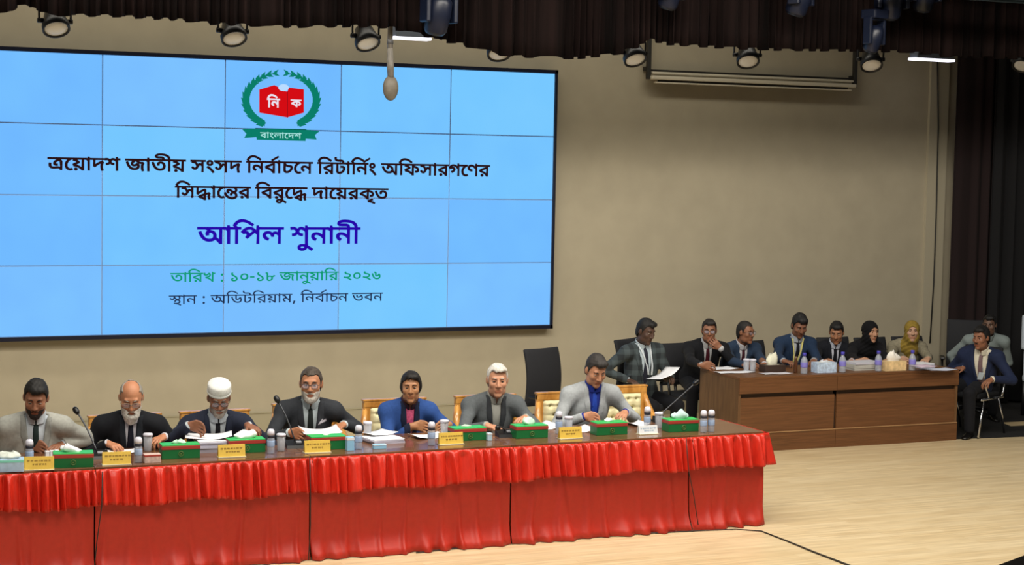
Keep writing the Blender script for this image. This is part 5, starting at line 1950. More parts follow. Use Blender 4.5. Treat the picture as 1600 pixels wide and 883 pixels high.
        for s in (-1, 1):
            hj, kn_, an, fwd = pts[s]
            mb = MB()
            Rf = rz(math.atan2(fwd[0], -fwd[1]))
            c0 = np.array((an[0], an[1], 0.0)) - base
            n_ = 12
            prof = [(0.07, 0.030, 0.045), (0.03, 0.036, 0.075), (-0.03, 0.037, 0.07), (-0.09, 0.043, 0.052), (-0.15, 0.040, 0.040), (-0.185, 0.022, 0.026)]
            vs2, fs2 = [], []
            for (yy, ww, hh2) in prof:
                for k in range(n_):
                    a = 2 * math.pi * k / n_
                    vs2.append(Rf @ np.array((ww * math.cos(a), yy, max(0.0, hh2 * 0.5 + hh2 * 0.5 * math.sin(a)))) + c0)
            for i in range(len(prof) - 1):
                for k in range(n_):
                    fs2.append((i * n_ + k, i * n_ + (k + 1) % n_, (i + 1) * n_ + (k + 1) % n_, (i + 1) * n_ + k))
            fs2 += [tuple(range(n_)), tuple((len(prof) - 1) * n_ + k for k in range(n_))]
            mb.add(vs2, fs2, True)
            mb.build('shoe', mat('shoe_black', '#0d0c0c', 0.3), body)
    return body
# ------------------------------------------------------------------ the people at the long table
rad = math.radians
DOWN = (0, 0, -1.0)


def hw(px, py, z):
    return A(px, py, z=z)


def P_(px, t, b, y):
    return A(px, (t + b) / 2.0, y=y)


def front(label, px, t, b, y, hipdx=0.0, hipy=-4.46, **k):
    hd = P_(px, t, b, y)
    return person(label, hd, (hd[0] + hipdx, hipy, 0.56), **k)


BLK = '#0f0d0c'
front('man in a light grey suit at the left edge, looking down', 56, 593, 652, -5.00, 0.0, -4.70, yaw=rad(-10), hyaw=rad(-4), pitch=0.42, roll=0.06, hs=1.05,
      hands=((-1, hw(62, 699, 0.80), (0.75, -0.65, -0.1), DOWN, 0.7), (1, hw(88, 698, 0.80), (-0.8, -0.6, -0.1), DOWN, 0.7)), skinc='#96644a', gaze=0.5,
      hair=dict(color=BLK, top=0.014), beard=dict(color='#241a16', t=0.0015),
      outfit=dict(jacket='#a3a49d', lapelc='#8f918c', shirt='#c2cbd3', tie='#22302f', trousers='#33363a', button=-0.40, v=0.075))
front('white-bearded balding man in a black suit, head bowed over the table', 205, 593, 651, -5.02, 0.02, -4.68, yaw=rad(-8), hyaw=rad(-4), pitch=0.50, hs=1.05,
      hands=((-1, hw(180, 697, 0.80), (0.55, -0.82, -0.1), DOWN, 0.9), (1, hw(246, 687, 0.84), (-0.75, -0.55, -0.1), (-0.6, 0, -0.6), 0.9)), skinc='#b87d5b', gaze=0.5,
      hair=dict(color='#8d8880', top=0.002, t=0.005, bald=0.02, line=0.082), beard=dict(color='#c9c5bd', t=0.009, long=0.035), glasses='#8a7a68',
      outfit=dict(jacket='#17191e', lapelc='#20242a', shirt='#c4c3ca', tie='#171926', trousers='#141518', button=-0.42, v=0.05))
front('man in a white prayer cap and navy suit bent over papers', 342, 598, 648, -5.02, 0.0, -4.66, yaw=rad(-6), hyaw=rad(-4), pitch=0.44, hs=1.0,
      hands=((-1, A(309, 668, y=-5.20), (0.75, -0.65, -0.1), DOWN, 0.8), (1, A(397, 670, y=-5.24), (0.3, -0.95, -0.15), DOWN, 0.8)), skinc='#8a5940', gaze=0.5,
      hair=dict(color='#77706a', top=0.0, t=0.003, line=0.06), beard=dict(color='#8f857c', t=0.004), glasses='#2b2522', cap='#d4d6d3',
      outfit=dict(jacket='#232838', shirt='#b4bcc2', tie='#101218', trousers='#171a22', button=-0.38, v=0.07))
front('bespectacled man with a grey beard and charcoal suit facing the camera', 486, 573, 628, -4.72, 0.02, yaw=rad(-14), hyaw=rad(-8), pitch=0.10, hs=1.07,
      hands=((-1, hw(466, 679, 0.81), (0.7, -0.7, -0.1), DOWN, 0.7), (1, hw(529, 667, 0.82), (-0.8, -0.6, -0.1), DOWN, 0.7)), skinc='#ad7553',
      hair=dict(color='#4d4640', top=0.006, t=0.006, line=0.078, brow='#3a302a'), beard=dict(color='#b3aca2', t=0.006), glasses='#2a2524',
      outfit=dict(jacket='#303338', shirt='#bac6ca', tie='#222927', trousers='#1b1c20', square=True, button=-0.42, v=0.068))
front('woman in a blue jacket with a pink scarf, facing the camera', 642, 584, 626, -4.72, 0.02, yaw=rad(-10), hyaw=rad(-12), pitch=0.08, hs=0.98, sho=0.165, bulk=0.95,
      hands=((-1, hw(660, 667, 0.80), (0.92, -0.35, -0.05), DOWN, 0.6), (1, hw(690, 666, 0.81), (-0.92, -0.35, -0.05), DOWN, 0.6)), skinc='#a97650',
      hair=dict(color='#15110f', top=0.010, t=0.010, bun=True, line=0.076, temple=-0.004),
      outfit=dict(jacket='#2f4f8e', lapelc='#1b2238', shirt='#3a2634', scarf='#c05277', trousers='#1a1d2c', button=-0.40, v=0.042, cuffs=False))
front('white-haired man in a grey tweed coat facing the camera', 777, 569, 620, -4.72, 0.0, yaw=rad(-10), hyaw=rad(-8), pitch=0.12, hs=1.06,
      hands=((-1, hw(773, 668, 0.80), (0.65, -0.75, -0.1), DOWN, 0.8), (1, hw(815, 655, 0.84), (-0.7, -0.6, 0.0), DOWN, 1.0)), skinc='#c28b6c',
      hair=dict(color='#d2cec6', top=0.010, t=0.007, line=0.080, brow='#a39b92'),
      outfit=dict(jacket='#5c6164', lapelc='#33363a', shirt='#a2a39c', trousers='#26282b', button=-0.44, v=0.05))
front('man in a pale grey jacket and blue shirt looking down', 931, 556, 602, -4.74, -0.03, yaw=rad(-8), hyaw=rad(4), pitch=0.50, hs=1.04,
      hands=((-1, hw(926, 653, 0.81), (0.85, -0.5, -0.1), DOWN, 0.8), (1, hw(973, 648, 0.83), (-0.7, -0.7, -0.1), DOWN, 0.8)), skinc='#bb8464', gaze=0.5,
      hair=dict(color='#2a2624', top=0.016, t=0.007),
      outfit=dict(jacket='#a3a8ab', shirt='#1f2f84', tie='#2545a8', trousers='#4a4d52', button=-0.42, v=0.062))

# ------------------------------------------------------------------ the people on the right
RS = 0.006
GR = 'people sitting at the brown desk'


def desk_p(label, px, t, b, y=-1.50, hipdx=0.05, hipy=-1.17, **k):
    hd = P_(px, t, b, y)
    k.setdefault('res', RS)
    k.setdefault('group', GR)
    return person(label, hd, (hd[0] + hipdx, hipy, 0.56), **k)


def hd_(px, py):
    p = A(px, py, y=-2.02)
    p[2] = max(p[2], 0.800)
    return p


desk_p('dark-skinned man in a plaid jacket left of the brown desk, reading a paper', 1009, 500, 536, -2.30, 0.05, -2.14, yaw=rad(8), hyaw=rad(12), pitch=0.34, hs=1.0,
       hands=((-1, A(990, 597, y=-2.34), (0.5, -0.8, -0.2), DOWN, 0.8), (1, A(1046, 590, y=-2.52), (0.2, -0.95, 0.0), (-0.6, 0, -0.5), 0.9)), skinc='#4b3327', gaze=0.4,
       hair=dict(color='#0d0b0a', top=0.012),
       outfit=dict(jacket='plaid', lapelc='plaid', shirt='#a7b4bc', tie='#20222f', lanyard='#c4ccd2', trousers='#121318', button=-0.45, v=0.085))
hdp = P_(1108, 500, 535, -1.50)
desk_p('bespectacled man in a black suit resting his chin on his hand', 1108, 500, 534, -1.50, 0.04, yaw=rad(-14), hyaw=rad(-14), pitch=0.10, hs=0.98,
       hands=((-1, hd_(1107, 572), (0.9, -0.4, -0.1), DOWN, 0.6), (1, A(1118, 537, y=-1.66), (-0.75, 0.1, 0.62), (-0.3, 0.9, 0.1), 1.0)), skinc='#8d5e44',
       hair=dict(color='#1b1512', top=0.010), glasses='#1d1a1a',
       outfit=dict(jacket='#15161a', shirt='#b5b6b8', tie='#45121f', trousers='#14151a', button=-0.36, v=0.06))
desk_p('bespectacled balding man in a slate blue suit turned to the right', 1165, 502, 537, -1.50, 0.03, yaw=rad(4), hyaw=rad(18), pitch=0.10, hs=0.98,
       hands=((-1, hd_(1176, 574), (0.85, -0.5, -0.1), DOWN, 0.6), (1, hd_(1192, 573), (-0.7, -0.7, -0.1), DOWN, 0.6)), skinc='#87593f',
       hair=dict(color='#171311', top=0.006, line=0.082), glasses='#171717',
       outfit=dict(jacket='#27364b', shirt='#b9b9be', tie='#3b1722', trousers='#171b24', button=-0.38, v=0.06))
desk_p('man in a navy suit with a yellow lanyard, head bowed', 1249, 489, 530, -1.58, 0.03, -1.25, sho=0.18, yaw=rad(-10), hyaw=rad(-4), pitch=0.46, hs=1.0,
       hands=((-1, hd_(1234, 566), (0.5, -0.85, -0.1), DOWN, 0.9), (1, hd_(1272, 566), (-0.5, -0.85, -0.1), DOWN, 0.9)), skinc='#7c513a', gaze=0.5,
       hair=dict(color='#0c0b0c', top=0.022, t=0.010),
       outfit=dict(jacket='#1f3049', shirt='#9aa0a8', tie='#14161e', lanyard='#cfc67c', trousers='#161a22', button=-0.40, v=0.075))
desk_p('man in a black suit and black tie looking down, left of the black headscarf', 1307, 503, 537, -1.40, 0.03, -1.08, sho=0.165, bulk=0.93, yaw=rad(-22), hyaw=rad(-16), pitch=0.36, hs=0.97,
       hands=((-1, hd_(1296, 574), (0.6, -0.8, -0.1), DOWN, 0.7), (1, hd_(1330, 573), (-0.6, -0.8, -0.1), DOWN, 0.7)), skinc='#996849', gaze=0.5,
       hair=dict(color='#0d0c0d', top=0.014),
       outfit=dict(jacket='#16181f', shirt='#b9bcc8', tie='#14151c', trousers='#14151a', button=-0.36, v=0.055))
desk_p('woman in a black headscarf and black dress looking to the right', 1360, 504, 533, -1.56, 0.03, -1.22, yaw=rad(-8), hyaw=rad(10), pitch=0.10, hs=0.95, sho=0.155, bulk=0.92,
       skinc='#ad7f62', hair=dict(color='#0d0b0b', none=True), hands=((-1, hd_(1352, 574), (0.8, -0.5, -0.1), DOWN, 0.6), (1, hd_(1384, 574), (-0.8, -0.5, -0.1), DOWN, 0.6)),
       outfit=dict(kind='hijab', jacket='#131318', scarfc='#0f0f12', trousers='#131318'))
desk_p('woman in a mustard headscarf and beige robe at the right end of the desk', 1425, 501, 534, -1.50, 0.03, yaw=rad(-18), hyaw=rad(-12), pitch=0.08, hs=0.94, sho=0.16, bulk=0.98,
       skinc='#b18970', hair=dict(color='#1d1613', none=True), hands=((-1, hd_(1412, 575), (0.8, -0.5, -0.1), DOWN, 0.6), (1, hd_(1446, 575), (-0.8, -0.5, -0.1), DOWN, 0.6)),
       outfit=dict(kind='hijab', jacket='#857f6c', scarfc='#86702f', drop=True, trousers='#5d5848'))
hg = P_(1533, 508, 548, -2.50)
vloc = (4.305, -2.217, 0)
hip_g = np.array((4.20, -2.27, 0.555))
visitor_chair(vloc, rad(-68))
person('man in a navy suit with a name card, seated sideways in the chrome-framed chair', hg, hip_g, yaw=rad(-62), hyaw=rad(-10), pitch=0.14, hs=1.0, res=RS, group='people seated at the far right',
       hands=((1, A(1543, 597, y=-2.78), (-0.95, -0.1, -0.35), DOWN, 0.7), (-1, A(1497, 576, y=-2.30), (-0.95, 0.1, -0.1), DOWN, 0.5)), skinc='#875940',
       hair=dict(color='#0c0b0c', top=0.014, t=0.009, moustache=True),
       outfit=dict(jacket='#1e2741', shirt='#c6c1b0', tie='#6a5557', trousers='#17181d', button=-0.46, v=0.085, card=(0.115, -0.155, -0.27), splay=0.10))
hh_ = P_(1546, 492, 524, -1.55)
p = (hh_[0] + 0.16, -1.15)
o = copy_tree(oproto)
o.location = (p[0] + 0.02, p[1] + 0.22, 0)
o.rotation_euler = (0, 0, rad(-35))
o['label'] = 'black office chair in the dark behind the man in the pale grey shirt'
person('man in a pale grey shirt in the dark behind the man with the name card', hh_, (p[0], p[1], 0.56), yaw=rad(-30), hyaw=rad(-20), pitch=0.12, hs=0.95, res=RS, group='people seated at the far right', sho=0.20,
       skinc='#5e4334', hair=dict(color='#0c0b0c', top=0.010), outfit=dict(kind='shirtonly', jacket='#7c8787', trousers='#17181c'))

# ------------------------------------------------------------------ things on the long table
grn = mat('box_green', '#0e6b35', 0.45)
grn_l = mat('box_lid_green', '#35b55c', 0.45)
redm = mat('box_red', '#a8392f', 0.5)
gold = mat('box_emblem', '#5f7a3c', 0.5)


def tissue_box():
    root = empty('tissue_box', (0, 0, 0), 'x', 'tissue box', 'green and red tissue boxes on the long table')
    w, d, h = 0.27, 0.13, 0.098
    mb = MB()
    mb.box((0, 0, 0.034), (w, d, 0.068), bev=0.003)
    mb.build('body', grn, root)
    mb = MB()
    mb.box((0, 0, 0.080), (w + 0.004, d + 0.004, 0.026), bev=0.003)
    mb.build('band', redm, root)
    mb = MB()
    mb.box((0, 0, 0.096), (w, d, 0.010), bev=0.003)
    mb.build('lid', grn_l, root)
    mb = MB()
    ring = [(0.017 * math.cos(a), -d / 2 - 0.0025, 0.036 + 0.017 * math.sin(a)) for a in np.linspace(0, 2 * math.pi, 17)]
    mb.tube(ring, 0.0022, 5, caps=False)
    mb.box((0, -d / 2 - 0.002, 0.036), (0.012, 0.003, 0.010))
    mb.build('emblem', gold, root)
    return root


def tissue(parent, seed, w=0.10, h=0.05, lean=0.0, colr='#e3ebea', z=0.1, x=0.0):
    r = np.random.default_rng(seed)
    nu, nv = 26, 9
    Pn = np.zeros((nu, nv, 3))
    a0 = r.uniform(0, 6, 4)
    for i in range(nu):
        th = 2 * math.pi * i / (nu - 1)
        for j in range(nv):
            t = j / (nv - 1)
            rr = (0.5 + 0.18 * math.sin(3 * th + a0[0]) * t + 0.14 * math.sin(5 * th + a0[1]) * t) * (0.45 + 0.75 * math.sin(math.pi * (0.12 + 0.72 * t)))
            hh3 = h * (t ** 0.9) * (0.78 + 0.22 * math.sin(2 * th + a0[2]) + 0.12 * math.sin(7 * th + a0[3]))
            Pn[i, j] = (x + w * rr * math.cos(th) * (1 - 0.45 * t) + lean * t, 0.5 * w * rr * math.sin(th) * (1 - 0.5 * t), z + hh3)
    Pn[-1] = Pn[0]
    mb = MB()
    mb.grid(Pn)
    mb.add([tuple(Pn[i, -1]) for i in range(nu - 1)], [tuple(range(nu - 1))], True)
    return mb.build('tissue', mat('tissue_' + colr.strip('#'), colr, 0.9, noise=0.06, nscale=30), parent)


tproto = tissue_box()
TB = [(117, 731, 'first green and red tissue box from the left, with a long white tissue leaning out', ('#e8ecf2', 0.13, 0.055, -0.04)),
      (284, 717, 'green and red tissue box just left of the thick pile of documents', ('#bfe0cd', 0.11, 0.03, -0.01)),
      (387, 708, 'green and red tissue box in front of the man in the white cap', ('#f0f2f2', 0.16, 0.06, 0.02)),
      (514, 703, "green and red tissue box half behind the bespectacled man's name plate", ('#dfe8e2', 0.05, 0.012, 0.0)),
      (735, 689, 'green and red tissue box between the blue-jacketed woman and the white-haired man', ('#bfe0c4', 0.08, 0.02, -0.02)),
      (832, 685, 'green and red tissue box with a pale green tissue right of the white-haired man', ('#bfdccc', 0.11, 0.06, -0.02)),
      (957, 680, 'green and red tissue box in front of the man in the pale grey jacket', ('#e6efe9', 0.08, 0.03, 0.0)),
      (1069, 675, 'last green and red tissue box at the right end of the long table', ('#bcd8d6', 0.15, 0.075, 0.0))]
copies = [tproto] + [copy_tree(tproto) for _ in TB[1:]]
for i, (px, py, lb_, ts) in enumerate(TB):
    p = A(px, py, z=TZ)
    o = copies[i]
    o.location = (p[0], p[1] + 0.066, TZ)
    o.rotation_euler = (0, 0, rad([-9, -4, -2, -2, 0, -2, -2, -3][i]))
    o['label'] = lb_
    tissue(o, i + 3, ts[1], ts[2], ts[3], ts[0])

yel = mat('plate_yellow', '#d8b54a', 0.5, noise=0.05, nscale=30)
ink = mat('plate_ink', '#7a5a1c', 0.6)
plb = mat('plate_base', '#c9c3a4', 0.3)


def plate(px, py, label, w=0.195, h=0.088, m=yel, inkm=ink, rows=((0.72, 0.66), (0.44, 0.36)), rot=0.0, seed=0):
    p = A(px, py, z=TZ)
    root = empty('name_plate', (p[0], p[1] + 0.02, TZ), label, 'name plate', 'name plates along the long table', rot)
    # a folded card leaning back, on a thin clear foot
    mb = MB()
    th = 0.20
    R = rx(-th)
    mb.box(np.array((0, -0.012, 0.004)) + R @ np.array((0, 0, h / 2)), (w, 0.004, h), rot=R, bev=0.001)
    R2 = rx(th)
    mb.box(np.array((0, 0.026, 0.004)) + R2 @ np.array((0, 0, h / 2)), (w, 0.004, h), rot=R2, bev=0.001)
    mb.build('card', m, root)
    mb = MB()
    mb.box((0, 0.005, 0.003), (w + 0.006, 0.075, 0.006), bev=0.002)
    mb.build('foot', plb, root)
    r = np.random.default_rng(seed + 40)
    mb = MB()
    for (tz, frac) in rows:
        x = -w * frac * 0.62
        end = w * frac * 0.62
        while x < end:
            L = r.uniform(0.008, 0.022)
            c = np.array((0, -0.0145, 0.004)) + R @ np.array((x + L / 2, 0, h * tz))
            mb.box(c, (L, 0.0012, 0.0035), rot=R)
            for q in np.arange(x + 0.002, x + L - 0.001, 0.0055):
                mb.box(np.array((0, -0.0145, 0.004)) + R @ np.array((q, 0, h * tz - 0.005)), (0.0022, 0.0012, 0.010), rot=R)
            x += L + 0.006
    mb.build('lettering', inkm, root)
    return root


NP = [(62, 735, 'yellow name plate before the man in the light grey suit, nearest the left edge', -0.16), (183, 727, 'yellow name plate before the white-bearded man', -0.10),
      (363, 715, 'yellow name plate before the man in the white cap', -0.06), (497, 708, 'yellow name plate before the bespectacled man in charcoal', -0.04),
      (706, 695, 'yellow name plate before the woman in the blue jacket', -0.02), (893, 686, 'yellow name plate between the white-haired man and the man in pale grey', 0.0)]
for i, (px, py, lb_, rr) in enumerate(NP):
    plate(px, py, lb_, rot=rr, seed=i)
plate(1014, 679, 'white name plate before the empty armchair', w=0.17, h=0.066, m=mat('plate_white', '#dfe3e6', 0.5), inkm=mat('plate_blue_ink', '#8aa7c4', 0.6), rot=0.0, seed=9)

# bottles and glasses
pet = glass_mat('clear_plastic', '#cfd6e4', 0.08, 0.40)
capw = mat('cap_white_plastic', '#d9d9e6', 0.4)
lab = mat('bottle_label_blue', '#9fb6d8', 0.5)
band = mat('bottle_band_dark', '#2b2d3a', 0.5)


def bottle(kind=0):
    root = empty('water_bottle', (0, 0, 0), 'x', 'bottle', 'x')
    s = 1.0
    mb = MB()
    mb.lathe([(0.0, 0.0), (0.026, 0.0), (0.029, 0.006), (0.029, 0.05), (0.0275, 0.06), (0.029, 0.07), (0.029, 0.105), (0.025, 0.125), (0.014, 0.142), (0.0125, 0.150), (0.0125, 0.156), (0.0, 0.156)], n=18)
    mb.build('bottle_body', pet, root)
    mb = MB()
    mb.lathe([(0.0298, 0.055), (0.0302, 0.057), (0.0302, 0.096), (0.0298, 0.098)], n=18)
    mb.build('paper_label', lab if kind == 0 else mat('bottle_label_violet', '#7e78c8', 0.5), root)
    mb = MB()
    if kind == 0:
        mb.lathe([(0.0, 0.182), (0.018, 0.180), (0.026, 0.170), (0.028, 0.156), (0.028, 0.138), (0.0, 0.138)], n=16)
    else:
        mb.lathe([(0.0, 0.178), (0.015, 0.178), (0.0165, 0.174), (0.0165, 0.152), (0.0, 0.152)], n=16)
    mb.build('bottle_cap', capw if kind == 0 else mat('cap_blue', '#4a46b8', 0.4), root)
    if kind == 0:
        mb = MB()
        mb.lathe([(0.0265, 0.118), (0.0285, 0.120), (0.0285, 0.137), (0.0265, 0.139)], n=16)
        mb.build('neck_band', band, root)
    return root


def tumbler():
    root = empty('drinking_glass', (0, 0, 0), 'x', 'glass', 'drinking glasses on the long table')
    mb = MB()
    mb.lathe([(0.0, 0.0), (0.027, 0.0), (0.028, 0.004), (0.033, 0.115), (0.0315, 0.115), (0.0268, 0.010), (0.0, 0.010)], n=20)
    mb.build('glass_body', glass_mat('clear_glass', '#d4d8e0', 0.04, 0.34), root)
    mb = MB()
    mb.lathe([(0.0, 0.132), (0.030, 0.131), (0.0355, 0.126), (0.0355, 0.112), (0.0, 0.112)], n=20)
    mb.build('paper_lid', mat('glass_lid', '#d3d3df', 0.6), root)
    return root


bproto = bottle(0)
bproto['group'] = 'small water bottles on the long table'
BT = [(46, 727, 'small white-capped water bottle behind the first yellow name plate'), (216, 723, 'small white-capped water bottle right of the white-bearded man\'s name plate'),
      (423, 709, 'small white-capped water bottle left of the bespectacled man'), (560, 702, 'small white-capped water bottle right of the bespectacled man, before the paper stack'),
      (674, 696, 'small white-capped water bottle left of the woman in blue\'s name plate'), (873, 678, 'small white-capped water bottle behind the last yellow name plate'),
      (1011, 670, 'small white-capped water bottle behind the white name plate'), (1099, 676, 'left one of two small water bottles at the right end of the long table'),
      (1111, 675, 'right one of two small water bottles at the right end of the long table')]
for i, (px, py, lb_) in enumerate(BT):
    o = place(bproto, i, A(px, py, z=TZ), i * 0.7, lb_)
    o.scale = (0.96, 0.96, 1.0)
gproto = tumbler()
GL = [(231, 705, 'drinking glass held in the left hand of the white-bearded man'), (439, 705, 'covered drinking glass beside the bottle left of the bespectacled man'), (574, 685, 'covered drinking glass behind the paper stack right of the bespectacled man'),
      (694, 682, 'covered drinking glass right of the hands of the woman in blue'), (888, 676, 'covered drinking glass behind the last yellow name plate'), (1029, 669, 'tall covered drinking glass beside the last tissue box')]
for i, (px, py, lb_) in enumerate(GL):
    o = place(gproto, i, A(px, py, z=TZ), i, lb_)

# papers
wp = mat('paper_white', '#e4e6ec', 0.8, noise=0.03, nscale=20)
wp2 = mat('paper_lilac', '#b4b3c4', 0.8, noise=0.08, nscale=60, stretch=(0.2, 0.2, 3))


def sheet(px, py, z, w, d, rot, label, sag=0.0, tilt=0.0, parent=None, m=wp, cat='paper', group=None, name='paper_sheet', curl=0.0):
    c = A(px, py, z=z)
    nu, nv = 11, 9
    Pn = np.zeros((nu, nv, 3))
    for i in range(nu):
        for j in range(nv):
            a, b = i / (nu - 1) - 0.5, j / (nv - 1) - 0.5
            Pn[i, j] = (a * w, b * d, 0.003 + sag * (abs(a) * 2) ** 2 + tilt * (b + 0.5) + curl * max(0, a) ** 2 + 0.002 * math.sin(9 * a + 5 * b))
    mb = MB()
    mb.grid(Pn)
    o = mb.build(name, m, None, tuple(c), rot)
    o.modifiers.new('thickness', 'SOLIDIFY').thickness = 0.0012
    return tag(o, label, cat, group)


def stack(px, py, w, d, h, rot, label, topm=wp, sidem=wp2, n=6, seed=0, z0=TZ):
    """a pile of paper, its sheets slightly out of line"""
    c = A(px, py, z=z0)
    r = np.random.default_rng(seed + 90)
    mb = MB()
    for i in range(n):
        mb.m(1 if i == n - 1 else 0)
        mb.box((r.uniform(-1, 1) * 0.008, r.uniform(-1, 1) * 0.006, h * (i + 0.5) / n), (w, d, h / n * 0.94), rot=rz(r.uniform(-0.03, 0.03)))
    o = mb.build('paper_stack', [sidem, topm], None, tuple(c), rot)
    return tag(o, label, 'papers', None)


stack(329, 703, 0.21, 0.27, 0.085, -0.1, 'thick pile of documents on the table before the man in the white cap', seed=1, n=8)
o = sheet(326, 683, TZ + 0.088, 0.34, 0.26, -0.25, 'open white sheets on top of the thick pile before the man in the white cap', sag=0.012, curl=0.04)
sheet(192, 706, TZ, 0.24, 0.17, -0.1, 'white sheet lying before the white-bearded man', sag=0.01)
sheet(500, 681, TZ + 0.03, 0.30, 0.22, -0.1, 'white sheets held by the bespectacled man in charcoal', sag=0.035, tilt=0.03)
stack(597, 690, 0.26, 0.24, 0.035, 0.15, 'pile of white documents between the bespectacled man and the woman in blue', seed=2, n=5)
sheet(590, 678, TZ + 0.038, 0.25, 0.2, 0.35, 'loose white sheets on the pile between the bespectacled man and the woman in blue', sag=0.012)
sheet(668, 683, TZ, 0.26, 0.20, 0.05, 'white sheet under the folded hands of the woman in blue', sag=0.02, m=wp)
sheet(846, 668, TZ, 0.24, 0.26, 0.1, 'left open page before the man in the pale grey jacket', sag=0.03)
sheet(899, 673, TZ, 0.28, 0.22, 0.0, 'right open page before the man in the pale grey jacket', sag=0.025)
sheet(994, 664, TZ, 0.16, 0.18, 0.1, 'white sheet right of the man in the pale grey jacket', sag=0.02)
sheet(800, 675, TZ, 0.13, 0.16, 0.1, 'white paper behind the black microphone base of the white-haired man', sag=0.01)
lbx = mat('packet_pale_blue', '#8fc4e6', 0.5)


def packet(px, py, w, d, h, rot, label, m, topm=None, name='carton', cat='packet'):
    c = A(px, py, z=TZ)
    root = empty(name, (c[0], c[1] + d / 2, TZ), label, cat, None, rot)
    mb = MB()
    mb.box((0, 0, h / 2), (w, d, h), bev=0.004)
    mb.build('carton_body', m, root)
    mb = MB()
    mb.box((0, 0, h * 0.86), (w + 0.002, d + 0.002, h * 0.22), bev=0.003)
    mb.build('carton_lid', topm or wp, root)
    return root


packet(548, 705, 0.055, 0.05, 0.105, 0.0, 'small pale blue and white carton right of the bespectacled man\'s tissue box', lbx)
packet(594, 702, 0.10, 0.04, 0.035, 0.0, 'flat pale blue carton before the pile of white documents', lbx)
packet(239, 724, 0.115, 0.07, 0.062, -0.05, 'pale pink carton right of the white-bearded man\'s bottle', mat('packet_pink', '#cbb3a8', 0.6, noise=0.2, nscale=50), redm)
packet(766, 689, 0.035, 0.04, 0.06, 0.0, 'small pale blue carton left of the white-haired man\'s microphone base', mat('packet_ice', '#b7d5e6', 0.5))
root = packet(17, 738, 0.185, 0.12, 0.085, -0.16, 'pale blue tissue box with a white lid at the left edge of the table', mat('packet_sky', '#a9c3dc', 0.5, noise=0.1, nscale=30), mat('packet_teal', '#7fd2c0', 0.5), name='tissue_box', cat='tissue box')
tissue(root, 77, 0.16, 0.05, 0.0, '#d6ddd4', 0.085)
r_ = np.random.default_rng(5)
for i in range(3):
    packet(74 + i * 7.5, 717 - i * 0.8, 0.028, 0.03, 0.055, 0.1, ['left', 'middle', 'right'][i] + ' one of three little white cartons behind the first yellow name plate', wp, wp)

# desk microphones
mic_b = mat('mic_black', '#101114', 0.4)


def desk_mic(base, tip, label, bend=0.3, size=(0.15, 0.12)):
    base, tip = np.array(base), np.array(tip)
    root = empty('desk_microphone', base, label, 'microphone', 'gooseneck microphones on the long table', -0.1)
    Ri = rz(0.1)
    t = Ri @ (tip - base)
    mb = MB()
    w, d = size
    prof = [(-d / 2, 0.0), (d / 2, 0.0), (d / 2, 0.05), (-d / 2 + 0.01, 0.022)]
    vs = [(-w / 2, y, z) for y, z in prof] + [(w / 2, y, z) for y, z in prof]
    mb.add(vs, [(0, 1, 2, 3), (7, 6, 5, 4), (0, 4, 5, 1), (1, 5, 6, 2), (2, 6, 7, 3), (3, 7, 4, 0)])
    mb.build('mic_base', mic_b, root)
    mb = MB()
    mb.box((0.02, -0.01, 0.040), (0.04, 0.03, 0.012), rot=rx(0.25), bev=0.003)
    mb.build('button', mat('mic_button', '#8e9096', 0.4), root)
    s0 = np.array((0, 0.035, 0.045))
    pts = []
    for k in np.linspace(0, 1, 12):
        q = s0 * (1 - k) + t * k
        q = q + np.array((0, 0, 1.0)) * bend * 0.25 * math.sin(math.pi * k) * np.linalg.norm(t - s0)
        pts.append(q)
    mb = MB()
    mb.tube(pts, [0.006] * 12, 8)
    mb.build('gooseneck', mat('gooseneck_grey', '#4b4d52', 0.35, 0.6), root)
    mb = MB()
    dd = unit(pts[-1] - pts[-2])
    mb.tube([pts[-1] - dd * 0.012, pts[-1] + dd * 0.004, pts[-1] + dd * 0.022, pts[-1] + dd * 0.042, pts[-1] + dd * 0.052], [0.010, 0.019, 0.022, 0.019, 0.010], 12)
    mb.build('mic_head', mic_b, root)


desk_mic(A(152, 716, z=TZ), A(121, 645, y=-5.10), 'black-headed gooseneck microphone between the man in light grey and the white-bearded man', 0.25)
desk_mic(A(462, 699, z=TZ), A(435, 628, y=-5.16), 'gooseneck microphone on a black base before the bespectacled man in charcoal', 0.3)
desk_mic(A(791, 682, z=TZ), A(779, 668, z=TZ + 0.10), 'black microphone base under the hand of the white-haired man', 0.2)
desk_mic(A(1031, 660, z=TZ), A(1085, 600, y=-4.95), 'long gooseneck microphone leaning to the right before the empty armchair', 0.0, (0.10, 0.09))

# ------------------------------------------------------------------ things on the brown desk
DZ = 0.771
b2 = bottle(1)
b2['group'] = 'blue-labelled bottles on the brown desk'
DB = [(1256, 584, 'blue-capped water bottle before the man with the yellow lanyard'), (1316, 582, 'blue-capped water bottle before the man in black looking down'),
      (1372, 580, 'blue-capped water bottle before the woman in the black headscarf'), (1425, 579, 'blue-capped water bottle before the woman in the mustard headscarf')]
for i, (px, py, lb_) in enumerate(DB):
    o = place(b2, i, A(px, py, z=DZ), i * 0.9, lb_)
    o.scale = (1.25, 1.25, 1.22)


def desk_sheet(px, py, w, d, rot, label, z=DZ, **k):
    return sheet(px, py, z, w, d, rot, label, **k)


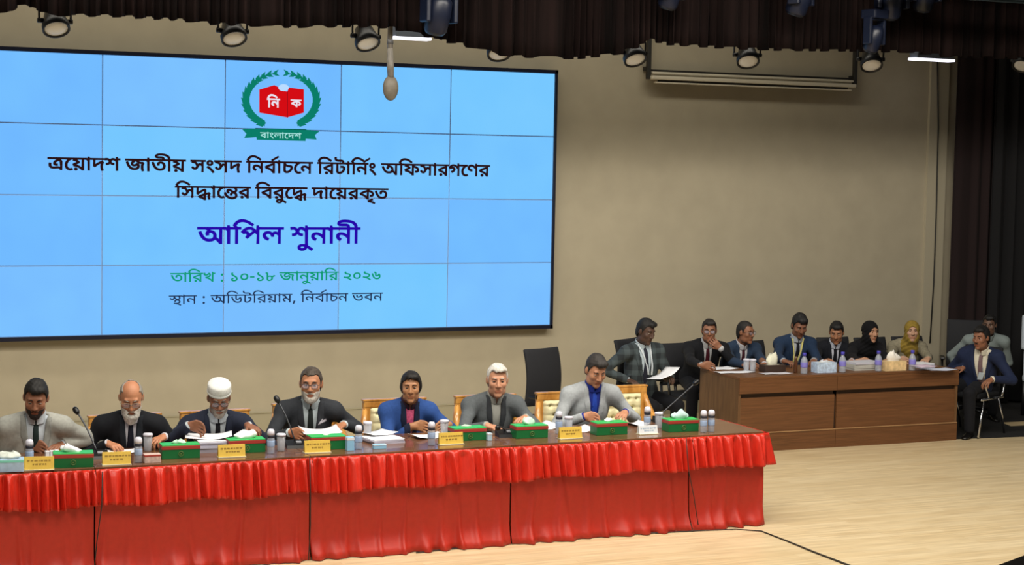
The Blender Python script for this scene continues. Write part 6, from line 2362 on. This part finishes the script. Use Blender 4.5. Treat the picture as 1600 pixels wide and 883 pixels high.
desk_sheet(1128, 576, 0.30, 0.21, 0.1, 'white sheet at the left end of the brown desk, under a hand', sag=0.004)
desk_sheet(1148, 582, 0.42, 0.16, -0.05, 'wide white sheet along the front left edge of the brown desk', sag=0.003)
desk_sheet(1212, 584, 0.34, 0.14, 0.0, 'white sheet before the dark brown tissue box', sag=0.003, m=mat('paper_grey', '#c9c8cf', 0.8))
desk_sheet(1192, 575, 0.16, 0.16, 0.2, 'white sheet under the hands of the man in slate blue', sag=0.004)
stack(1347, 577, 0.36, 0.24, 0.085, 0.0, 'pile of grey-white files before the woman in the black headscarf', topm=mat('file_top', '#c6c6d0', 0.7), sidem=mat('file_side', '#b5b3aa', 0.8, noise=0.2, nscale=30, stretch=(0.2, 0.2, 4)), n=4, seed=4, z0=DZ)
sheet(1443, 572, DZ + 0.055, 0.24, 0.2, 0.1, 'pale pink folder on the brown desk behind the rightmost bottle', m=mat('paper_pink', '#d8c3d6', 0.8), cat='folder', name='folder')
stack(1441, 574, 0.20, 0.18, 0.05, 0.1, 'small pile of files under the pale pink folder', n=3, seed=6, z0=DZ)
desk_sheet(1466, 578, 0.36, 0.2, 0.02, 'blue-white sheet at the right end of the brown desk', m=mat('paper_blue', '#cfd9ee', 0.8), sag=0.006)
# glass block of water glasses
for i, (px, py) in enumerate(((1166, 580), (1176, 580.5))):
    o = copy_tree(gproto)
    o.location = tuple(A(px, py, z=DZ))
    o['label'] = ['left', 'right'][i] + ' one of two covered glasses before the man in slate blue'
    o['group'] = 'drinking glasses on the brown desk'


def desk_tissue(px, py, w, d, h, m, label, seed, tw, th, colr, rot=0.0):
    c = A(px, py, z=DZ)
    root = empty('tissue_box', (c[0], c[1] + d / 2, DZ), label, 'tissue box', 'tissue boxes on the brown desk', rot)
    mb = MB()
    mb.box((0, 0, h / 2), (w, d, h), bev=0.004)
    mb.build('body', m, root)
    mb = MB()
    mb.box((0, 0, h + 0.001), (w * 0.55, d * 0.4, 0.004), bev=0.001)
    mb.build('opening', mat('box_opening', '#d9d5c6', 0.7), root)
    tissue(root, seed, tw, th, 0.0, colr, h)


desk_tissue(1212, 582, 0.25, 0.13, 0.075, mat('box_dark_brown', '#3a2a22', 0.5), 'dark brown tissue box with a tall cream tissue before the man in slate blue', 31, 0.13, 0.125, '#d8d8c4')
desk_tissue(1292, 583, 0.24, 0.12, 0.11, mat('box_pale_blue', '#b9cde6', 0.5, noise=0.3, nscale=40), 'pale blue patterned tissue box between two blue-capped bottles', 32, 0.10, 0.02, '#d8dfe8')
desk_tissue(1400, 580, 0.27, 0.13, 0.105, mat('box_cream', '#dcbf8e', 0.5, noise=0.22, nscale=25), 'cream and yellow tissue box with white tissues before the woman in the mustard headscarf', 33, 0.17, 0.11, '#e6e2da')
mb = MB()
c = A(1243, 583, z=DZ)
mb.lathe([(0.0, 0.0), (0.018, 0.0), (0.02, 0.01), (0.02, 0.12), (0.012, 0.15), (0.012, 0.175), (0.0, 0.178)], n=14)
tag(mb.build('brown_bottle', mat('amber_bottle', '#4f2f1a', 0.25), None, tuple(c)), 'slim dark brown bottle just left of the first blue-capped bottle', 'bottle')
# paper held by the man in the plaid jacket
c = A(1036, 587, y=-2.54)
mb = MB()
nu = 10
Pn = np.zeros((nu, 5, 3))
for i in range(nu):
    for j in range(5):
        a, b = i / (nu - 1) - 0.5, j / 4 - 0.5
        Pn[i, j] = (a * 0.29, b * 0.19, 0.05 * a + 0.20 * max(0, a) ** 2 - 0.015 * b)
mb.grid(Pn)
o = mb.build('paper_sheet', wp, None, tuple(c), rad(20))
o.modifiers.new('thickness', 'SOLIDIFY').thickness = 0.0012
tag(o, 'white paper held in the lap of the man in the plaid jacket', 'paper')
# a pale chair back cut by the right border
c = A(1596, 530, y=-1.35)
root = empty('covered_chair', (c[0] + 0.245, -1.35, 0), 'chair with a pale cover, cut off by the right edge of the picture', 'chair')
mb = MB()
mb.box((0, 0, 1.0), (0.46, 0.07, 0.42), bev=0.03)
mb.box((-0.15, 0.02, 0.62), (0.05, 0.03, 0.44), bev=0.01)
mb.box((0.15, 0.02, 0.62), (0.05, 0.03, 0.44), bev=0.01)
mb.build('backrest', mat('chair_cover_pale', '#b9c3cf', 0.8), root)
mb = MB()
mb.box((0, -0.24, 0.46), (0.46, 0.46, 0.09), bev=0.03)
mb.build('seat', mat('chair_cover_pale', '#b9c3cf', 0.8), root)
for sx in (-0.2, 0.2):
    for sy in (-0.43, -0.02):
        mb = MB()
        mb.tube([(sx, sy, 0.44), (sx, sy, 0.0)], 0.018, 8)
        mb.build('leg', blk, root)
